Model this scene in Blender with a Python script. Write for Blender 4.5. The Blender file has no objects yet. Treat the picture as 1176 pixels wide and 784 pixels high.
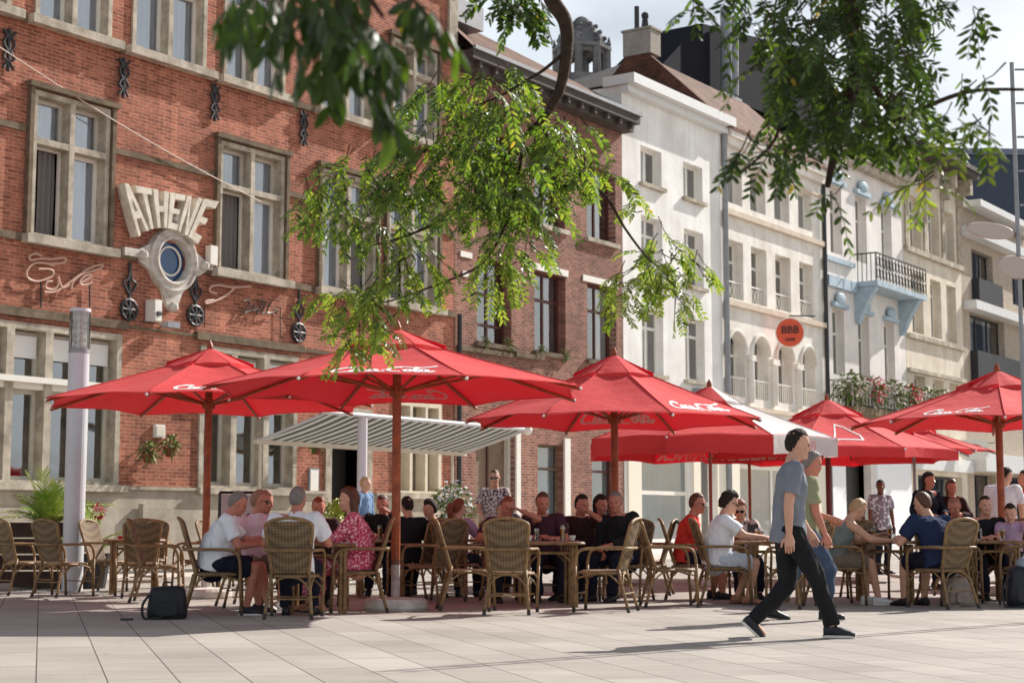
import bpy, bmesh, math, random
from mathutils import Vector, Matrix, noise
R = math.radians
PI = math.pi
random.seed(11)

# ---------------------------------------------------------------- camera, light, exposure
scene = bpy.context.scene
cam_d = bpy.data.cameras.new('camera'); cam = bpy.data.objects.new('camera', cam_d)
scene.collection.objects.link(cam); scene.camera = cam
CAMH = 0.95; PITCH = math.atan(.1135); FPX = 1850.0
cam.location = (0, 0, CAMH); cam.rotation_euler = (PI/2+PITCH, 0, 0)
cam_d.sensor_width = 36; cam_d.lens = FPX/1176*36; cam_d.clip_end = 2000; cam_d.clip_start = .05
cam_d.dof.use_dof = True; cam_d.dof.focus_distance = 12.5; cam_d.dof.aperture_fstop = 5.0

SUN_DIR = Vector((.745, .667, 0)).normalized(); SUN_EL = 35
world = bpy.data.worlds.new('World'); scene.world = world; world.use_nodes = True
nt = world.node_tree; bg = nt.nodes['Background']
sky = nt.nodes.new('ShaderNodeTexSky'); sky.sky_type = 'NISHITA'; sky.sun_disc = False
sky.sun_elevation = R(SUN_EL); sky.sun_rotation = math.atan2(SUN_DIR.x, SUN_DIR.y)
sky.air_density = 1.0; sky.dust_density = 3.0; sky.ozone_density = 1.0
tc = nt.nodes.new('ShaderNodeTexCoord'); mp = nt.nodes.new('ShaderNodeMapping'); mp.inputs['Scale'].default_value = (1.0, 1.0, 2.6)
nz = nt.nodes.new('ShaderNodeTexNoise'); nz.inputs['Scale'].default_value = 3.2; nz.inputs['Detail'].default_value = 7
rp = nt.nodes.new('ShaderNodeValToRGB'); rp.color_ramp.elements[0].position = .22; rp.color_ramp.elements[1].position = .6
mx = nt.nodes.new('ShaderNodeMix'); mx.data_type = 'RGBA'; mx.inputs[7].default_value = (13.6, 14.6, 15.4, 1)
nt.links.new(tc.outputs['Generated'], mp.inputs[0]); nt.links.new(mp.outputs[0], nz.inputs['Vector'])
nt.links.new(nz.outputs[0], rp.inputs[0])
sxyz = nt.nodes.new('ShaderNodeSeparateXYZ'); mr_ = nt.nodes.new('ShaderNodeMapRange'); mr_.interpolation_type = 'SMOOTHSTEP'
for k_, v_ in ((1, .3), (2, .62), (3, 1.0), (4, .12)): mr_.inputs[k_].default_value = v_
ml_ = nt.nodes.new('ShaderNodeMath'); ml_.operation = 'MULTIPLY'
nt.links.new(tc.outputs['Generated'], sxyz.inputs[0]); nt.links.new(sxyz.outputs[2], mr_.inputs[0]); nt.links.new(mr_.outputs[0], ml_.inputs[0]); nt.links.new(rp.outputs[0], ml_.inputs[1]); nt.links.new(ml_.outputs[0], mx.inputs[0])
nt.links.new(sky.outputs[0], mx.inputs[6]); nt.links.new(mx.outputs[2], bg.inputs[0])
bg.inputs[1].default_value = .058
sun_d = bpy.data.lights.new('sun', 'SUN'); sun = bpy.data.objects.new('sun', sun_d); scene.collection.objects.link(sun)
sun_d.energy = 5.0; sun_d.angle = R(.53); sun_d.color = (1, .955, .9)
sv = Vector((SUN_DIR.x*math.cos(R(SUN_EL)), SUN_DIR.y*math.cos(R(SUN_EL)), math.sin(R(SUN_EL))))
sun.rotation_euler = (-sv).to_track_quat('-Z', 'Y').to_euler()
scene.view_settings.view_transform = 'Standard'; scene.view_settings.look = 'None'
scene.view_settings.gamma = 1; scene.view_settings.exposure = 0.5
scene.cycles.max_bounces = 8; scene.cycles.transparent_max_bounces = 12

# ---------------------------------------------------------------- helpers
def srgb(r, g, b):
    return tuple(((c/255)/12.92 if c/255 <= .04045 else ((c/255+.055)/1.055)**2.4) for c in (r, g, b))

MATS = {}
def mat(name, col, rough=.7, spec=.4, metal=0, var=0.0, vscale=4.0, col2=None, bump=0, bscale=40, sheen=0):
    if name in MATS: return MATS[name]
    m = bpy.data.materials.new(name); m.use_nodes = True; t = m.node_tree; b = t.nodes['Principled BSDF']
    b.inputs['Roughness'].default_value = rough; b.inputs['Specular IOR Level'].default_value = spec
    b.inputs['Metallic'].default_value = metal; b.inputs['Base Color'].default_value = (*col, 1)
    if sheen: b.inputs['Sheen Weight'].default_value = sheen
    if var or col2:
        tcn = t.nodes.new('ShaderNodeTexCoord'); n = t.nodes.new('ShaderNodeTexNoise')
        n.inputs['Scale'].default_value = vscale; n.inputs['Detail'].default_value = 6; n.inputs['Roughness'].default_value = .65
        r = t.nodes.new('ShaderNodeValToRGB'); r.color_ramp.elements[0].position = .33; r.color_ramp.elements[1].position = .67
        c2 = col2 if col2 else tuple(min(1, c*(1+var)) for c in col)
        c1 = col if col2 else tuple(c*(1-var) for c in col)
        r.color_ramp.elements[0].color = (*c1, 1); r.color_ramp.elements[1].color = (*c2, 1)
        t.links.new(tcn.outputs['Object'], n.inputs['Vector']); t.links.new(n.outputs[0], r.inputs[0]); t.links.new(r.outputs[0], b.inputs['Base Color'])
    if bump:
        tcn = t.nodes.new('ShaderNodeTexCoord'); n = t.nodes.new('ShaderNodeTexNoise'); n.inputs['Scale'].default_value = bscale; n.inputs['Detail'].default_value = 4
        bp = t.nodes.new('ShaderNodeBump'); bp.inputs['Strength'].default_value = bump; bp.inputs['Distance'].default_value = .02
        t.links.new(tcn.outputs['Object'], n.inputs['Vector']); t.links.new(n.outputs[0], bp.inputs['Height']); t.links.new(bp.outputs[0], b.inputs['Normal'])
    MATS[name] = m; return m

def nodes(m): return m.node_tree.nodes, m.node_tree.links
def brick_mat(name, c1, c2, mortar, bw=.23, bh=.072, plane='xz', msize=.011, dirt=.35, bumps=.5):
    if name in MATS: return MATS[name]
    m = mat(name, c1, .88, .25); N, L = nodes(m); b = N['Principled BSDF']
    tcn = N.new('ShaderNodeTexCoord'); sp = N.new('ShaderNodeSeparateXYZ'); cb = N.new('ShaderNodeCombineXYZ')
    L.new(tcn.outputs['Object'], sp.inputs[0])
    ax = {'xz': ('X', 'Z'), 'yz': ('Y', 'Z'), 'xy': ('X', 'Y')}[plane]
    L.new(sp.outputs[ax[0]], cb.inputs[0]); L.new(sp.outputs[ax[1]], cb.inputs[1])
    br = N.new('ShaderNodeTexBrick'); br.inputs['Scale'].default_value = 1; br.inputs['Brick Width'].default_value = bw
    br.inputs['Row Height'].default_value = bh; br.inputs['Mortar Size'].default_value = msize; br.inputs['Mortar Smooth'].default_value = .3
    br.inputs['Color1'].default_value = (*c1, 1); br.inputs['Color2'].default_value = (*c2, 1); br.inputs['Mortar'].default_value = (*mortar, 1)
    L.new(cb.outputs[0], br.inputs['Vector'])
    n = N.new('ShaderNodeTexNoise'); n.inputs['Scale'].default_value = .55; n.inputs['Detail'].default_value = 8; n.inputs['Roughness'].default_value = .7
    n2 = N.new('ShaderNodeTexNoise'); n2.inputs['Scale'].default_value = 9; n2.inputs['Detail'].default_value = 5; n2.inputs['Roughness'].default_value = .8
    L.new(tcn.outputs['Object'], n.inputs['Vector']); L.new(tcn.outputs['Object'], n2.inputs['Vector'])
    r = N.new('ShaderNodeMapRange'); r.inputs[1].default_value = .3; r.inputs[2].default_value = .7; r.inputs[3].default_value = 1-dirt; r.inputs[4].default_value = 1+dirt*.6
    r2 = N.new('ShaderNodeMapRange'); r2.inputs[1].default_value = .3; r2.inputs[2].default_value = .7; r2.inputs[3].default_value = .7; r2.inputs[4].default_value = 1.3
    L.new(n.outputs[0], r.inputs[0]); L.new(n2.outputs[0], r2.inputs[0])
    mu = N.new('ShaderNodeMath'); mu.operation = 'MULTIPLY'; L.new(r.outputs[0], mu.inputs[0]); L.new(r2.outputs[0], mu.inputs[1])
    v = N.new('ShaderNodeVectorMath'); v.operation = 'SCALE'; L.new(br.outputs[0], v.inputs[0]); L.new(mu.outputs[0], v.inputs[3])
    L.new(v.outputs[0], b.inputs['Base Color'])
    bp = N.new('ShaderNodeBump'); bp.inputs['Strength'].default_value = bumps; bp.inputs['Distance'].default_value = .01
    ad = N.new('ShaderNodeMath'); ad.operation = 'MULTIPLY_ADD'; ad.inputs[1].default_value = -1.0
    L.new(br.outputs['Fac'], ad.inputs[0]); L.new(n2.outputs[0], ad.inputs[2]); L.new(ad.outputs[0], bp.inputs['Height']); L.new(bp.outputs[0], b.inputs['Normal'])
    return m

def fabric_mat(name, col, tcol, mixf=.35, rough=.8):
    if name in MATS: return MATS[name]
    m = bpy.data.materials.new(name); m.use_nodes = True; N, L = nodes(m); b = N['Principled BSDF']; out = N['Material Output']
    b.inputs['Base Color'].default_value = (*col, 1); b.inputs['Roughness'].default_value = rough; b.inputs['Specular IOR Level'].default_value = .3
    b.inputs['Sheen Weight'].default_value = .04; b.inputs['Sheen Roughness'].default_value = .5
    tcn = N.new('ShaderNodeTexCoord'); n = N.new('ShaderNodeTexNoise'); n.inputs['Scale'].default_value = 2.5; n.inputs['Detail'].default_value = 5
    bp = N.new('ShaderNodeBump'); bp.inputs['Strength'].default_value = .8; bp.inputs['Distance'].default_value = .04
    L.new(tcn.outputs['Object'], n.inputs['Vector']); L.new(n.outputs[0], bp.inputs['Height']); L.new(bp.outputs[0], b.inputs['Normal'])
    r = N.new('ShaderNodeMapRange'); r.inputs[3].default_value = .86; r.inputs[4].default_value = 1.14
    L.new(n.outputs[0], r.inputs[0]); v = N.new('ShaderNodeVectorMath'); v.operation = 'SCALE'; v.inputs[0].default_value = col
    L.new(r.outputs[0], v.inputs[3]); L.new(v.outputs[0], b.inputs['Base Color'])
    tr = N.new('ShaderNodeBsdfTranslucent'); tr.inputs[0].default_value = (*tcol, 1)
    ms = N.new('ShaderNodeMixShader'); ms.inputs[0].default_value = mixf
    L.new(b.outputs[0], ms.inputs[1]); L.new(tr.outputs[0], ms.inputs[2]); L.new(ms.outputs[0], out.inputs[0])
    MATS[name] = m; return m

def glass_mat(name='window_glass', tint=(.75, .8, .85), bias=1.5, minr=.05):
    if name in MATS: return MATS[name]
    m = bpy.data.materials.new(name); m.use_nodes = True; N, L = nodes(m); out = N['Material Output']; N.remove(N['Principled BSDF'])
    tr = N.new('ShaderNodeBsdfTransparent'); tr.inputs[0].default_value = (*tint, 1)
    gl = N.new('ShaderNodeBsdfGlossy'); gl.inputs['Roughness'].default_value = .04
    fr = N.new('ShaderNodeFresnel'); fr.inputs[0].default_value = bias
    tcn = N.new('ShaderNodeTexCoord'); n = N.new('ShaderNodeTexNoise'); n.inputs['Scale'].default_value = .9
    bp = N.new('ShaderNodeBump'); bp.inputs['Strength'].default_value = .25; bp.inputs['Distance'].default_value = .05
    L.new(tcn.outputs['Object'], n.inputs['Vector']); L.new(n.outputs[0], bp.inputs['Height']); L.new(bp.outputs[0], gl.inputs['Normal'])
    ad = N.new('ShaderNodeMath'); ad.operation = 'ADD'; ad.use_clamp = True; ad.inputs[1].default_value = minr; L.new(fr.outputs[0], ad.inputs[0])
    ms = N.new('ShaderNodeMixShader'); L.new(ad.outputs[0], ms.inputs[0]); L.new(tr.outputs[0], ms.inputs[1]); L.new(gl.outputs[0], ms.inputs[2]); L.new(ms.outputs[0], out.inputs[0])
    MATS[name] = m; return m

class MB:
    """collects geometry for ONE mesh"""
    def __init__(s): s.v = []; s.f = []; s.m = []; s.cur = 0
    def add(s, vs, fs, mi=None):
        o = len(s.v); s.v += [tuple(p) for p in vs]
        for f in fs: s.f.append(tuple(i+o for i in f)); s.m.append(s.cur if mi is None else mi)
        return s
    def box(s, x0, x1, y0, y1, z0, z1, mi=None):
        if x0 > x1: x0, x1 = x1, x0
        if y0 > y1: y0, y1 = y1, y0
        if z0 > z1: z0, z1 = z1, z0
        vs = [(x0,y0,z0),(x1,y0,z0),(x1,y1,z0),(x0,y1,z0),(x0,y0,z1),(x1,y0,z1),(x1,y1,z1),(x0,y1,z1)]
        return s.add(vs, [(0,3,2,1),(4,5,6,7),(0,1,5,4),(1,2,6,5),(2,3,7,6),(3,0,4,7)], mi)
    def loft(s, rings, cap=True, mi=None, closed=True):
        n = len(rings[0]); vs = [p for r in rings for p in r]; fs = []
        for i in range(len(rings)-1):
            for j in range(n if closed else n-1):
                k = (j+1) % n
                fs.append((i*n+j, i*n+k, (i+1)*n+k, (i+1)*n+j))
        if cap: fs.append(tuple(reversed(range(n)))); fs.append(tuple((len(rings)-1)*n+j for j in range(n)))
        return s.add(vs, fs, mi)
    def tube(s, pts, rad, n=8, cap=True, mi=None):
        pts = [Vector(p) for p in pts]
        if not isinstance(rad, (list, tuple)): rad = [rad]*len(pts)
        rings = []; prev = None
        for i, p in enumerate(pts):
            t = (pts[min(i+1, len(pts)-1)]-pts[max(i-1, 0)])
            t = t.normalized() if t.length > 1e-9 else Vector((0,0,1))
            if prev is None:
                a = Vector((0,0,1)) if abs(t.z) < .9 else Vector((1,0,0)); u = t.cross(a).normalized()
            else:
                u = prev - t*prev.dot(t); u = u.normalized() if u.length > 1e-6 else t.orthogonal().normalized()
            prev = u; w = t.cross(u)
            rings.append([p+(u*math.cos(2*PI*j/n)+w*math.sin(2*PI*j/n))*rad[i] for j in range(n)])
        return s.loft(rings, cap, mi)
    def ball(s, c, r, n=10, m=7, mi=None):
        c = Vector(c); rx, ry, rz = (r, r, r) if not isinstance(r, (tuple, list)) else r
        rings = [[c+Vector((rx*math.sin(a)*math.cos(2*PI*j/n), ry*math.sin(a)*math.sin(2*PI*j/n), -rz*math.cos(a))) for j in range(n)] for a in [PI*(i+.02)/(m+.04) for i in range(m+1)]]
        return s.loft(rings, True, mi)
    def disc(s, c, r, z0, z1, n=24, mi=None):
        return s.loft([[(c[0]+r*math.cos(2*PI*j/n), c[1]+r*math.sin(2*PI*j/n), z) for j in range(n)] for z in (z0, z1)], True, mi)
    def grid(s, fn, nu, nv, mi=None):
        vs = [fn(i/nu, j/nv) for j in range(nv+1) for i in range(nu+1)]
        fs = [(j*(nu+1)+i, j*(nu+1)+i+1, (j+1)*(nu+1)+i+1, (j+1)*(nu+1)+i) for j in range(nv) for i in range(nu)]
        return s.add(vs, fs, mi)
    def build(s, name, mats, parent=None, smooth=False, **tags):
        me = bpy.data.meshes.new(name); me.from_pydata(s.v, [], s.f)
        if not isinstance(mats, (list, tuple)): mats = [mats]
        for m in mats: me.materials.append(m)
        if len(mats) > 1:
            for p, mi in zip(me.polygons, s.m): p.material_index = mi
        if smooth: me.polygons.foreach_set('use_smooth', [True]*len(me.polygons))
        me.update()
        o = bpy.data.objects.new(name, me); scene.collection.objects.link(o)
        if parent: o.parent = parent
        for k, v in tags.items():
            if v: o[k] = v
        return o

def empty(name, loc=(0,0,0), rz=0, label=None, category=None, group=None, kind=None):
    o = bpy.data.objects.new(name, None); scene.collection.objects.link(o); o.empty_display_size = .2
    o.location = loc; o.rotation_euler = (0, 0, rz)
    for k, v in (('label', label), ('category', category), ('group', group), ('kind', kind)):
        if v: o[k] = v
    return o
KIDS = {}
def copy_tree(o, parent=None):
    c = o.copy(); scene.collection.objects.link(c); c.parent = parent
    for ch in o.children: copy_tree(ch, c)
    return c
def yaw_of(fx, fy): return math.atan2(-fx, fy)
def smooth_path(pts, k=4):
    pts = [Vector(p) for p in pts]; out = []
    for i in range(len(pts)-1):
        p0 = pts[max(i-1, 0)]; p1 = pts[i]; p2 = pts[i+1]; p3 = pts[min(i+2, len(pts)-1)]
        for j in range(k):
            t = j/k; out.append(.5*((2*p1)+(p2-p0)*t+(2*p0-5*p1+4*p2-p3)*t*t+(3*p1-p0-3*p2+p3)*t**3))
    out.append(pts[-1]); return out

# photograph pixels -> points in the place (at a given distance, or on the facade line)
def ray(px, py):
    x = (px-588)/FPX; y = (392-py)/FPX; c, s_ = math.cos(PITCH), math.sin(PITCH)
    return Vector((x, c-y*s_, y*c+s_))
def at(px, py, Y):
    r = ray(px, py); t = Y/r.y; return Vector((r.x*t, Y, CAMH+r.z*t))
FD = Vector((math.sin(R(34.55)), math.cos(R(34.55)), 0)); FN = Vector((FD.y, -FD.x, 0)); FP0 = Vector((-8.24, 30.3, 0))
FROT = math.atan2(FD.y, FD.x)
def onwall(px, py, w=0):
    """point of the facade line: (s along the wall, -w, z) in the facade frame"""
    r = ray(px, py); ox, oy = FP0.x+FN.x*w, FP0.y+FN.y*w
    det = -r.x*FD.y+FD.x*r.y; t = (-ox*FD.y+FD.x*oy)/det
    return Vector(((t*r.x-ox)/FD.x, -w, CAMH+t*r.z))
# ---------------------------------------------------------------- materials
brick_red = brick_mat('red_brick', srgb(186, 114, 90), srgb(140, 80, 64), srgb(178, 136, 112), dirt=.4)
brick_dark = brick_mat('brown_brick', srgb(156, 104, 86), srgb(112, 70, 58), srgb(160, 136, 122), dirt=.35)
brick_side = brick_mat('old_gable_brick', srgb(110, 62, 48), srgb(72, 42, 34), srgb(100, 80, 66), plane='yz', dirt=.5)
stone = mat('weathered_stone', srgb(202, 192, 174), .9, .2, col2=srgb(148, 138, 122), vscale=3, bump=.3, bscale=25)
stone_dark = mat('sooty_stone', srgb(128, 112, 92), .9, .2, col2=srgb(92, 80, 66), vscale=4, bump=.3, bscale=25)
plinth_m = mat('plinth_render', srgb(190, 180, 164), .9, .2, col2=srgb(150, 140, 124), vscale=1.6, bump=.2, bscale=30)
white_paint = mat('white_window_paint', srgb(228, 224, 214), .5, .4, var=.05)
cream_frame = mat('cream_window_paint', srgb(200, 194, 180), .6, .3, var=.08)
brown_frame = mat('dark_brown_paint', srgb(82, 42, 36), .5, .4, var=.15)
white_wall = mat('white_render', srgb(242, 240, 236), .9, .2, col2=srgb(216, 212, 206), vscale=.7, bump=.1, bscale=30)
cream_wall = mat('cream_render', srgb(240, 236, 228), .9, .2, col2=srgb(210, 203, 192), vscale=1.0, bump=.15, bscale=30)
blue_white = mat('pale_painted_wall', srgb(238, 230, 222), .85, .2, col2=srgb(214, 208, 204), vscale=.8)
blue_trim = mat('light_blue_paint', srgb(180, 196, 206), .7, .3, col2=srgb(150, 170, 182), vscale=3)
yellow_wall = mat('sand_yellow_render', srgb(228, 218, 200), .9, .2, col2=srgb(200, 188, 170), vscale=.8)
stucco = mat('brown_stucco', srgb(196, 182, 166), .95, .1, col2=srgb(156, 142, 126), vscale=7, bump=.4, bscale=14)
slate = mat('dark_slate', srgb(62, 60, 62), .75, .3, col2=srgb(40, 38, 42), vscale=3, bump=.4, bscale=12)
tile = brick_mat('brown_roof_tile', srgb(140, 104, 84), srgb(104, 76, 62), srgb(66, 50, 42), bw=.25, bh=.3, plane='xy', msize=.03, dirt=.35)
blue_clad = mat('blue_grey_cladding', srgb(58, 68, 84), .6, .4, var=.08, vscale=.3)
dark_room = mat('dark_interior', (.012, .011, .010), .9, .1)  # near-black colour carries the darkness of the unlit rooms
iron = mat('black_iron', (.02, .02, .022), .5, .5)
zinc = mat('zinc_grey', srgb(140, 142, 146), .5, .5, var=.15)
grey_gutter = mat('white_gutter', srgb(214, 214, 212), .5, .4, var=.06)
def streaks(m, lo=.78):
    N, L = nodes(m); b = N['Principled BSDF']; src = b.inputs['Base Color'].links[0].from_socket
    tcn = N.new('ShaderNodeTexCoord'); mp_ = N.new('ShaderNodeMapping'); mp_.inputs['Scale'].default_value = (3.5, 3.5, .22); L.new(tcn.outputs['Object'], mp_.inputs[0])
    n = N.new('ShaderNodeTexNoise'); n.inputs['Scale'].default_value = 1; n.inputs['Detail'].default_value = 6; n.inputs['Roughness'].default_value = .6; L.new(mp_.outputs[0], n.inputs['Vector'])
    r = N.new('ShaderNodeMapRange'); r.inputs[1].default_value = .35; r.inputs[2].default_value = .6; r.inputs[3].default_value = lo; r.inputs[4].default_value = 1.04; L.new(n.outputs[0], r.inputs[0])
    v = N.new('ShaderNodeVectorMath'); v.operation = 'SCALE'; L.new(src, v.inputs[0]); L.new(r.outputs[0], v.inputs[3]); L.new(v.outputs[0], b.inputs['Base Color'])
for m_ in (brick_red, brick_dark, white_wall, cream_wall, blue_white, yellow_wall, stucco, plinth_m, stone): streaks(m_, .8 if m_ in (brick_red, brick_dark, stone) else .94)
glass = glass_mat(minr=.27, tint=(.92,.94,.96))
def curtain_mat(name, c, k=.3):
    m = fabric_mat(name, c, c, k, .9); return m
curtain_blue = curtain_mat('net_curtain', (.74, .82, .9)); curtain_white = curtain_mat('white_curtain', (.78, .78, .76)); curtain_grey = curtain_mat('grey_curtain', (.28, .26, .25)); curtain_teal = curtain_mat('teal_net_curtain', (.5, .66, .68))
blind_m = mat('roller_blind', srgb(226, 224, 220), .7, .3)

# ---------------------------------------------------------------- ground
def ground():
    m = mat('concrete_slab_paving', (.3, .28, .26), .8, .3); N, L = nodes(m); b = N['Principled BSDF']
    tcn = N.new('ShaderNodeTexCoord'); mpn = N.new('ShaderNodeMapping'); mpn.inputs['Rotation'].default_value = (0, 0, R(-106.2)); L.new(tcn.outputs['Object'], mpn.inputs[0])
    br = N.new('ShaderNodeTexBrick'); br.inputs['Scale'].default_value = 1; br.inputs['Brick Width'].default_value = 1.2; br.inputs['Row Height'].default_value = .42
    br.inputs['Mortar Size'].default_value = .005; br.inputs['Mortar Smooth'].default_value = .2; br.offset = .37
    br.inputs['Color1'].default_value = (*srgb(174, 166, 157), 1); br.inputs['Color2'].default_value = (*srgb(160, 152, 143), 1); br.inputs['Mortar'].default_value = (*srgb(84, 76, 70), 1)
    L.new(mpn.outputs[0], br.inputs['Vector'])
    mp2 = N.new('ShaderNodeMapping'); mp2.inputs['Rotation'].default_value = (0, 0, R(-16)); mp2.inputs['Scale'].default_value = (.5, 6, 1); L.new(tcn.outputs['Object'], mp2.inputs[0])
    n1 = N.new('ShaderNodeTexNoise'); n1.inputs['Scale'].default_value = .6; n1.inputs['Detail'].default_value = 8; n1.inputs['Roughness'].default_value = .6
    n2 = N.new('ShaderNodeTexNoise'); n2.inputs['Scale'].default_value = 1.1; n2.inputs['Detail'].default_value = 6; n2.inputs['Roughness'].default_value = .7
    n3 = N.new('ShaderNodeTexNoise'); n3.inputs['Scale'].default_value = 60; n3.inputs['Detail'].default_value = 3
    L.new(tcn.outputs['Object'], n1.inputs['Vector']); L.new(mp2.outputs[0], n2.inputs['Vector']); L.new(tcn.outputs['Object'], n3.inputs['Vector'])
    prev = br.outputs[0]
    for n, lo, hi in ((n1, .8, 1.12), (n2, .9, 1.08), (n3, .92, 1.08)):
        r = N.new('ShaderNodeMapRange'); r.inputs[1].default_value = .3; r.inputs[2].default_value = .7; r.inputs[3].default_value = lo; r.inputs[4].default_value = hi
        v = N.new('ShaderNodeVectorMath'); v.operation = 'SCALE'; L.new(n.outputs[0], r.inputs[0]); L.new(prev, v.inputs[0]); L.new(r.outputs[0], v.inputs[3]); prev = v.outputs[0]
    vo = N.new('ShaderNodeTexVoronoi'); vo.inputs['Scale'].default_value = 1.7; L.new(tcn.outputs['Object'], vo.inputs['Vector'])
    r = N.new('ShaderNodeMapRange'); r.inputs[1].default_value = .03; r.inputs[2].default_value = .06; r.inputs[3].default_value = .62; r.inputs[4].default_value = 1
    v = N.new('ShaderNodeVectorMath'); v.operation = 'SCALE'; L.new(vo.outputs['Distance'], r.inputs[0]); L.new(prev, v.inputs[0]); L.new(r.outputs[0], v.inputs[3]); prev = v.outputs[0]
    L.new(prev, b.inputs['Base Color'])
    bp = N.new('ShaderNodeBump'); bp.inputs['Strength'].default_value = .4; bp.inputs['Distance'].default_value = .006; ad = N.new('ShaderNodeMath'); ad.operation = 'MULTIPLY_ADD'; ad.inputs[1].default_value = -1.5
    L.new(br.outputs['Fac'], ad.inputs[0]); L.new(n3.outputs[0], ad.inputs[2]); L.new(ad.outputs[0], bp.inputs['Height']); L.new(bp.outputs[0], b.inputs['Normal'])
    g = MB().add([(-700, -60, 0), (700, -60, 0), (700, 900, 0), (-700, 900, 0)], [(0, 1, 2, 3)]).build('ground', m, kind='structure')
    # pale paving strip along the houses, a kerb step up
    a = FP0-FD*12+FN*.0; e = FP0+FD*90; k = MB()
    w = 4.2
    c = [a, e, e+FN*w, a+FN*w]
    vs = [(p.x, p.y, .0) for p in c]+[(p.x, p.y, .09) for p in c]
    k.add(vs, [(4, 7, 6, 5), (0, 1, 5, 4), (1, 2, 6, 5), (2, 3, 7, 6), (3, 0, 4, 7)])
    k.build('pavement', mat('pale_pavement', srgb(196, 186, 176), .85, .2, var=.12, vscale=1.5), kind='structure')
ground()

# ---------------------------------------------------------------- facade kit (x along the street, -y to the square, z up)
def house(name, label, s0):
    return empty(name, FP0, FROT, label, 'house')
def wall(parent, s0, s1, z0, z1, holes, m, depth=.3, back=8.0, ztop=None, name='wall'):
    xs = sorted({s0, s1}|{h[0] for h in holes}|{h[1] for h in holes}); zs = sorted({z0, z1}|{h[2] for h in holes}|{h[3] for h in holes})
    g = MB(); nx = len(xs); vs = [(x, 0, z) for z in zs for x in xs]; fs = []
    for j in range(len(zs)-1):
        for i in range(nx-1):
            cx = (xs[i]+xs[i+1])/2; cz = (zs[j]+zs[j+1])/2
            if any(h[0] < cx < h[1] and h[2] < cz < h[3] for h in holes): continue
            fs.append((j*nx+i, j*nx+i+1, (j+1)*nx+i+1, (j+1)*nx+i))
    g.add(vs, fs)
    for a, b_, c, d in holes:
        g.add([(a,0,c),(b_,0,c),(b_,0,d),(a,0,d),(a,depth,c),(b_,depth,c),(b_,depth,d),(a,depth,d)], [(0,4,5,1),(1,5,6,2),(2,6,7,3),(3,7,4,0)])
    # side and back walls
    g.add([(s0,0,z0),(s0,back,z0),(s0,back,z1),(s0,0,z1),(s1,0,z0),(s1,back,z0),(s1,back,z1),(s1,0,z1)], [(0,3,2,1),(4,5,6,7),(1,2,6,5)])
    w = g.build(name, m, parent)
    MB().box(s0+.02, s1-.02, 1.3, 1.35, z0, z1-.1).build('unlit_room_sheet', dark_room, parent)  # near-black sheet behind the windows stands in for unlit rooms
    return w
def bars(g, s0, s1, z0, z1, y0, y1, w, cols=1, rows=(), bw=None, mw=None):
    """perimeter frame with mullions / transoms, butted end to end"""
    mw = mw or w; bw = bw or w
    g.box(s0, s0+w, y0, y1, z0, z1); g.box(s1-w, s1, y0, y1, z0, z1)
    g.box(s0+w, s1-w, y0, y1, z0, z0+bw); g.box(s0+w, s1-w, y0, y1, z1-w, z1)
    for i in range(1, cols):
        x = s0+(s1-s0)*i/cols; g.box(x-mw/2, x+mw/2, y0, y1, z0+bw, z1-w)
    xsb = [s0+w]+[s0+(s1-s0)*i/cols for i in range(1, cols)]+[s1-w]
    for z in rows:
        for i in range(cols):
            a = xsb[i]+(mw/2 if i > 0 else 0); b_ = xsb[i+1]-(mw/2 if i < cols-1 else 0)
            g.box(a, b_, y0+.004, y1-.004, z-mw/2, z+mw/2)
def curtain(parent, s0, s1, z0, z1, y, m, waves=None):
    w = s1-s0; waves = waves or max(3, int(w/.13)); ph = random.random()*6
    g = MB().grid(lambda u, v: (s0+w*u, y+.035*math.sin(u*waves*2*PI+ph+.6*math.sin(v*3)), z0+(z1-z0)*v), waves*6, 4)
    return g.build('curtain', m, parent, smooth=True)
def win(parent, s0, s1, z0, z1, y=.2, w=.06, cols=2, rows=(), fm=None, cur='blue', sill=None, sm=None, cfrac=None, name='window', blind=0):
    fm = fm or white_paint
    g = MB(); bars(g, s0, s1, z0, z1, y, y+.06, w, cols, rows)
    o = g.build(name, fm, parent)
    MB().add([(s0,y+.03,z0),(s1,y+.03,z0),(s1,y+.03,z1),(s0,y+.03,z1)], [(0,1,2,3)]).build('pane', glass, o)
    cm = {'blue': curtain_blue, 'white': curtain_white, 'grey': curtain_grey, 'teal': curtain_teal}.get(cur)
    if cm:
        if cfrac is None: curtain(o, s0+.01, s1-.01, z0, z1, y+.1, cm)
        else:
            for (a, b_) in cfrac: curtain(o, s0+(s1-s0)*a, s0+(s1-s0)*b_, z0, z1, y+.1, cm)
    if blind: MB().box(s0+w, s1-w, y+.07, y+.085, z1-(z1-z0)*blind, z1-w).build('blind', blind_m, o)
    if sill: MB().box(s0-.1, s1+.1, -sill, y, z0-.12, z0-.003).build('sill', sm or stone, o)
    return o
def roof_slab(parent, s0, s1, z0, zr, yr, m, over=.3, name='roof'):
    """pitched roof: eave at the wall head, ridge yr metres back"""
    g = MB()
    g.add([(s0,-over,z0),(s1,-over,z0),(s1,yr,zr),(s0,yr,zr),(s1,2*yr,z0),(s0,2*yr,z0)], [(0,1,2,3),(3,2,4,5)])
    g.add([(s0,-over,z0-.12),(s1,-over,z0-.12),(s1,-over,z0),(s0,-over,z0)], [(0,1,2,3)])
    return g.build(name, m, parent)
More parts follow.
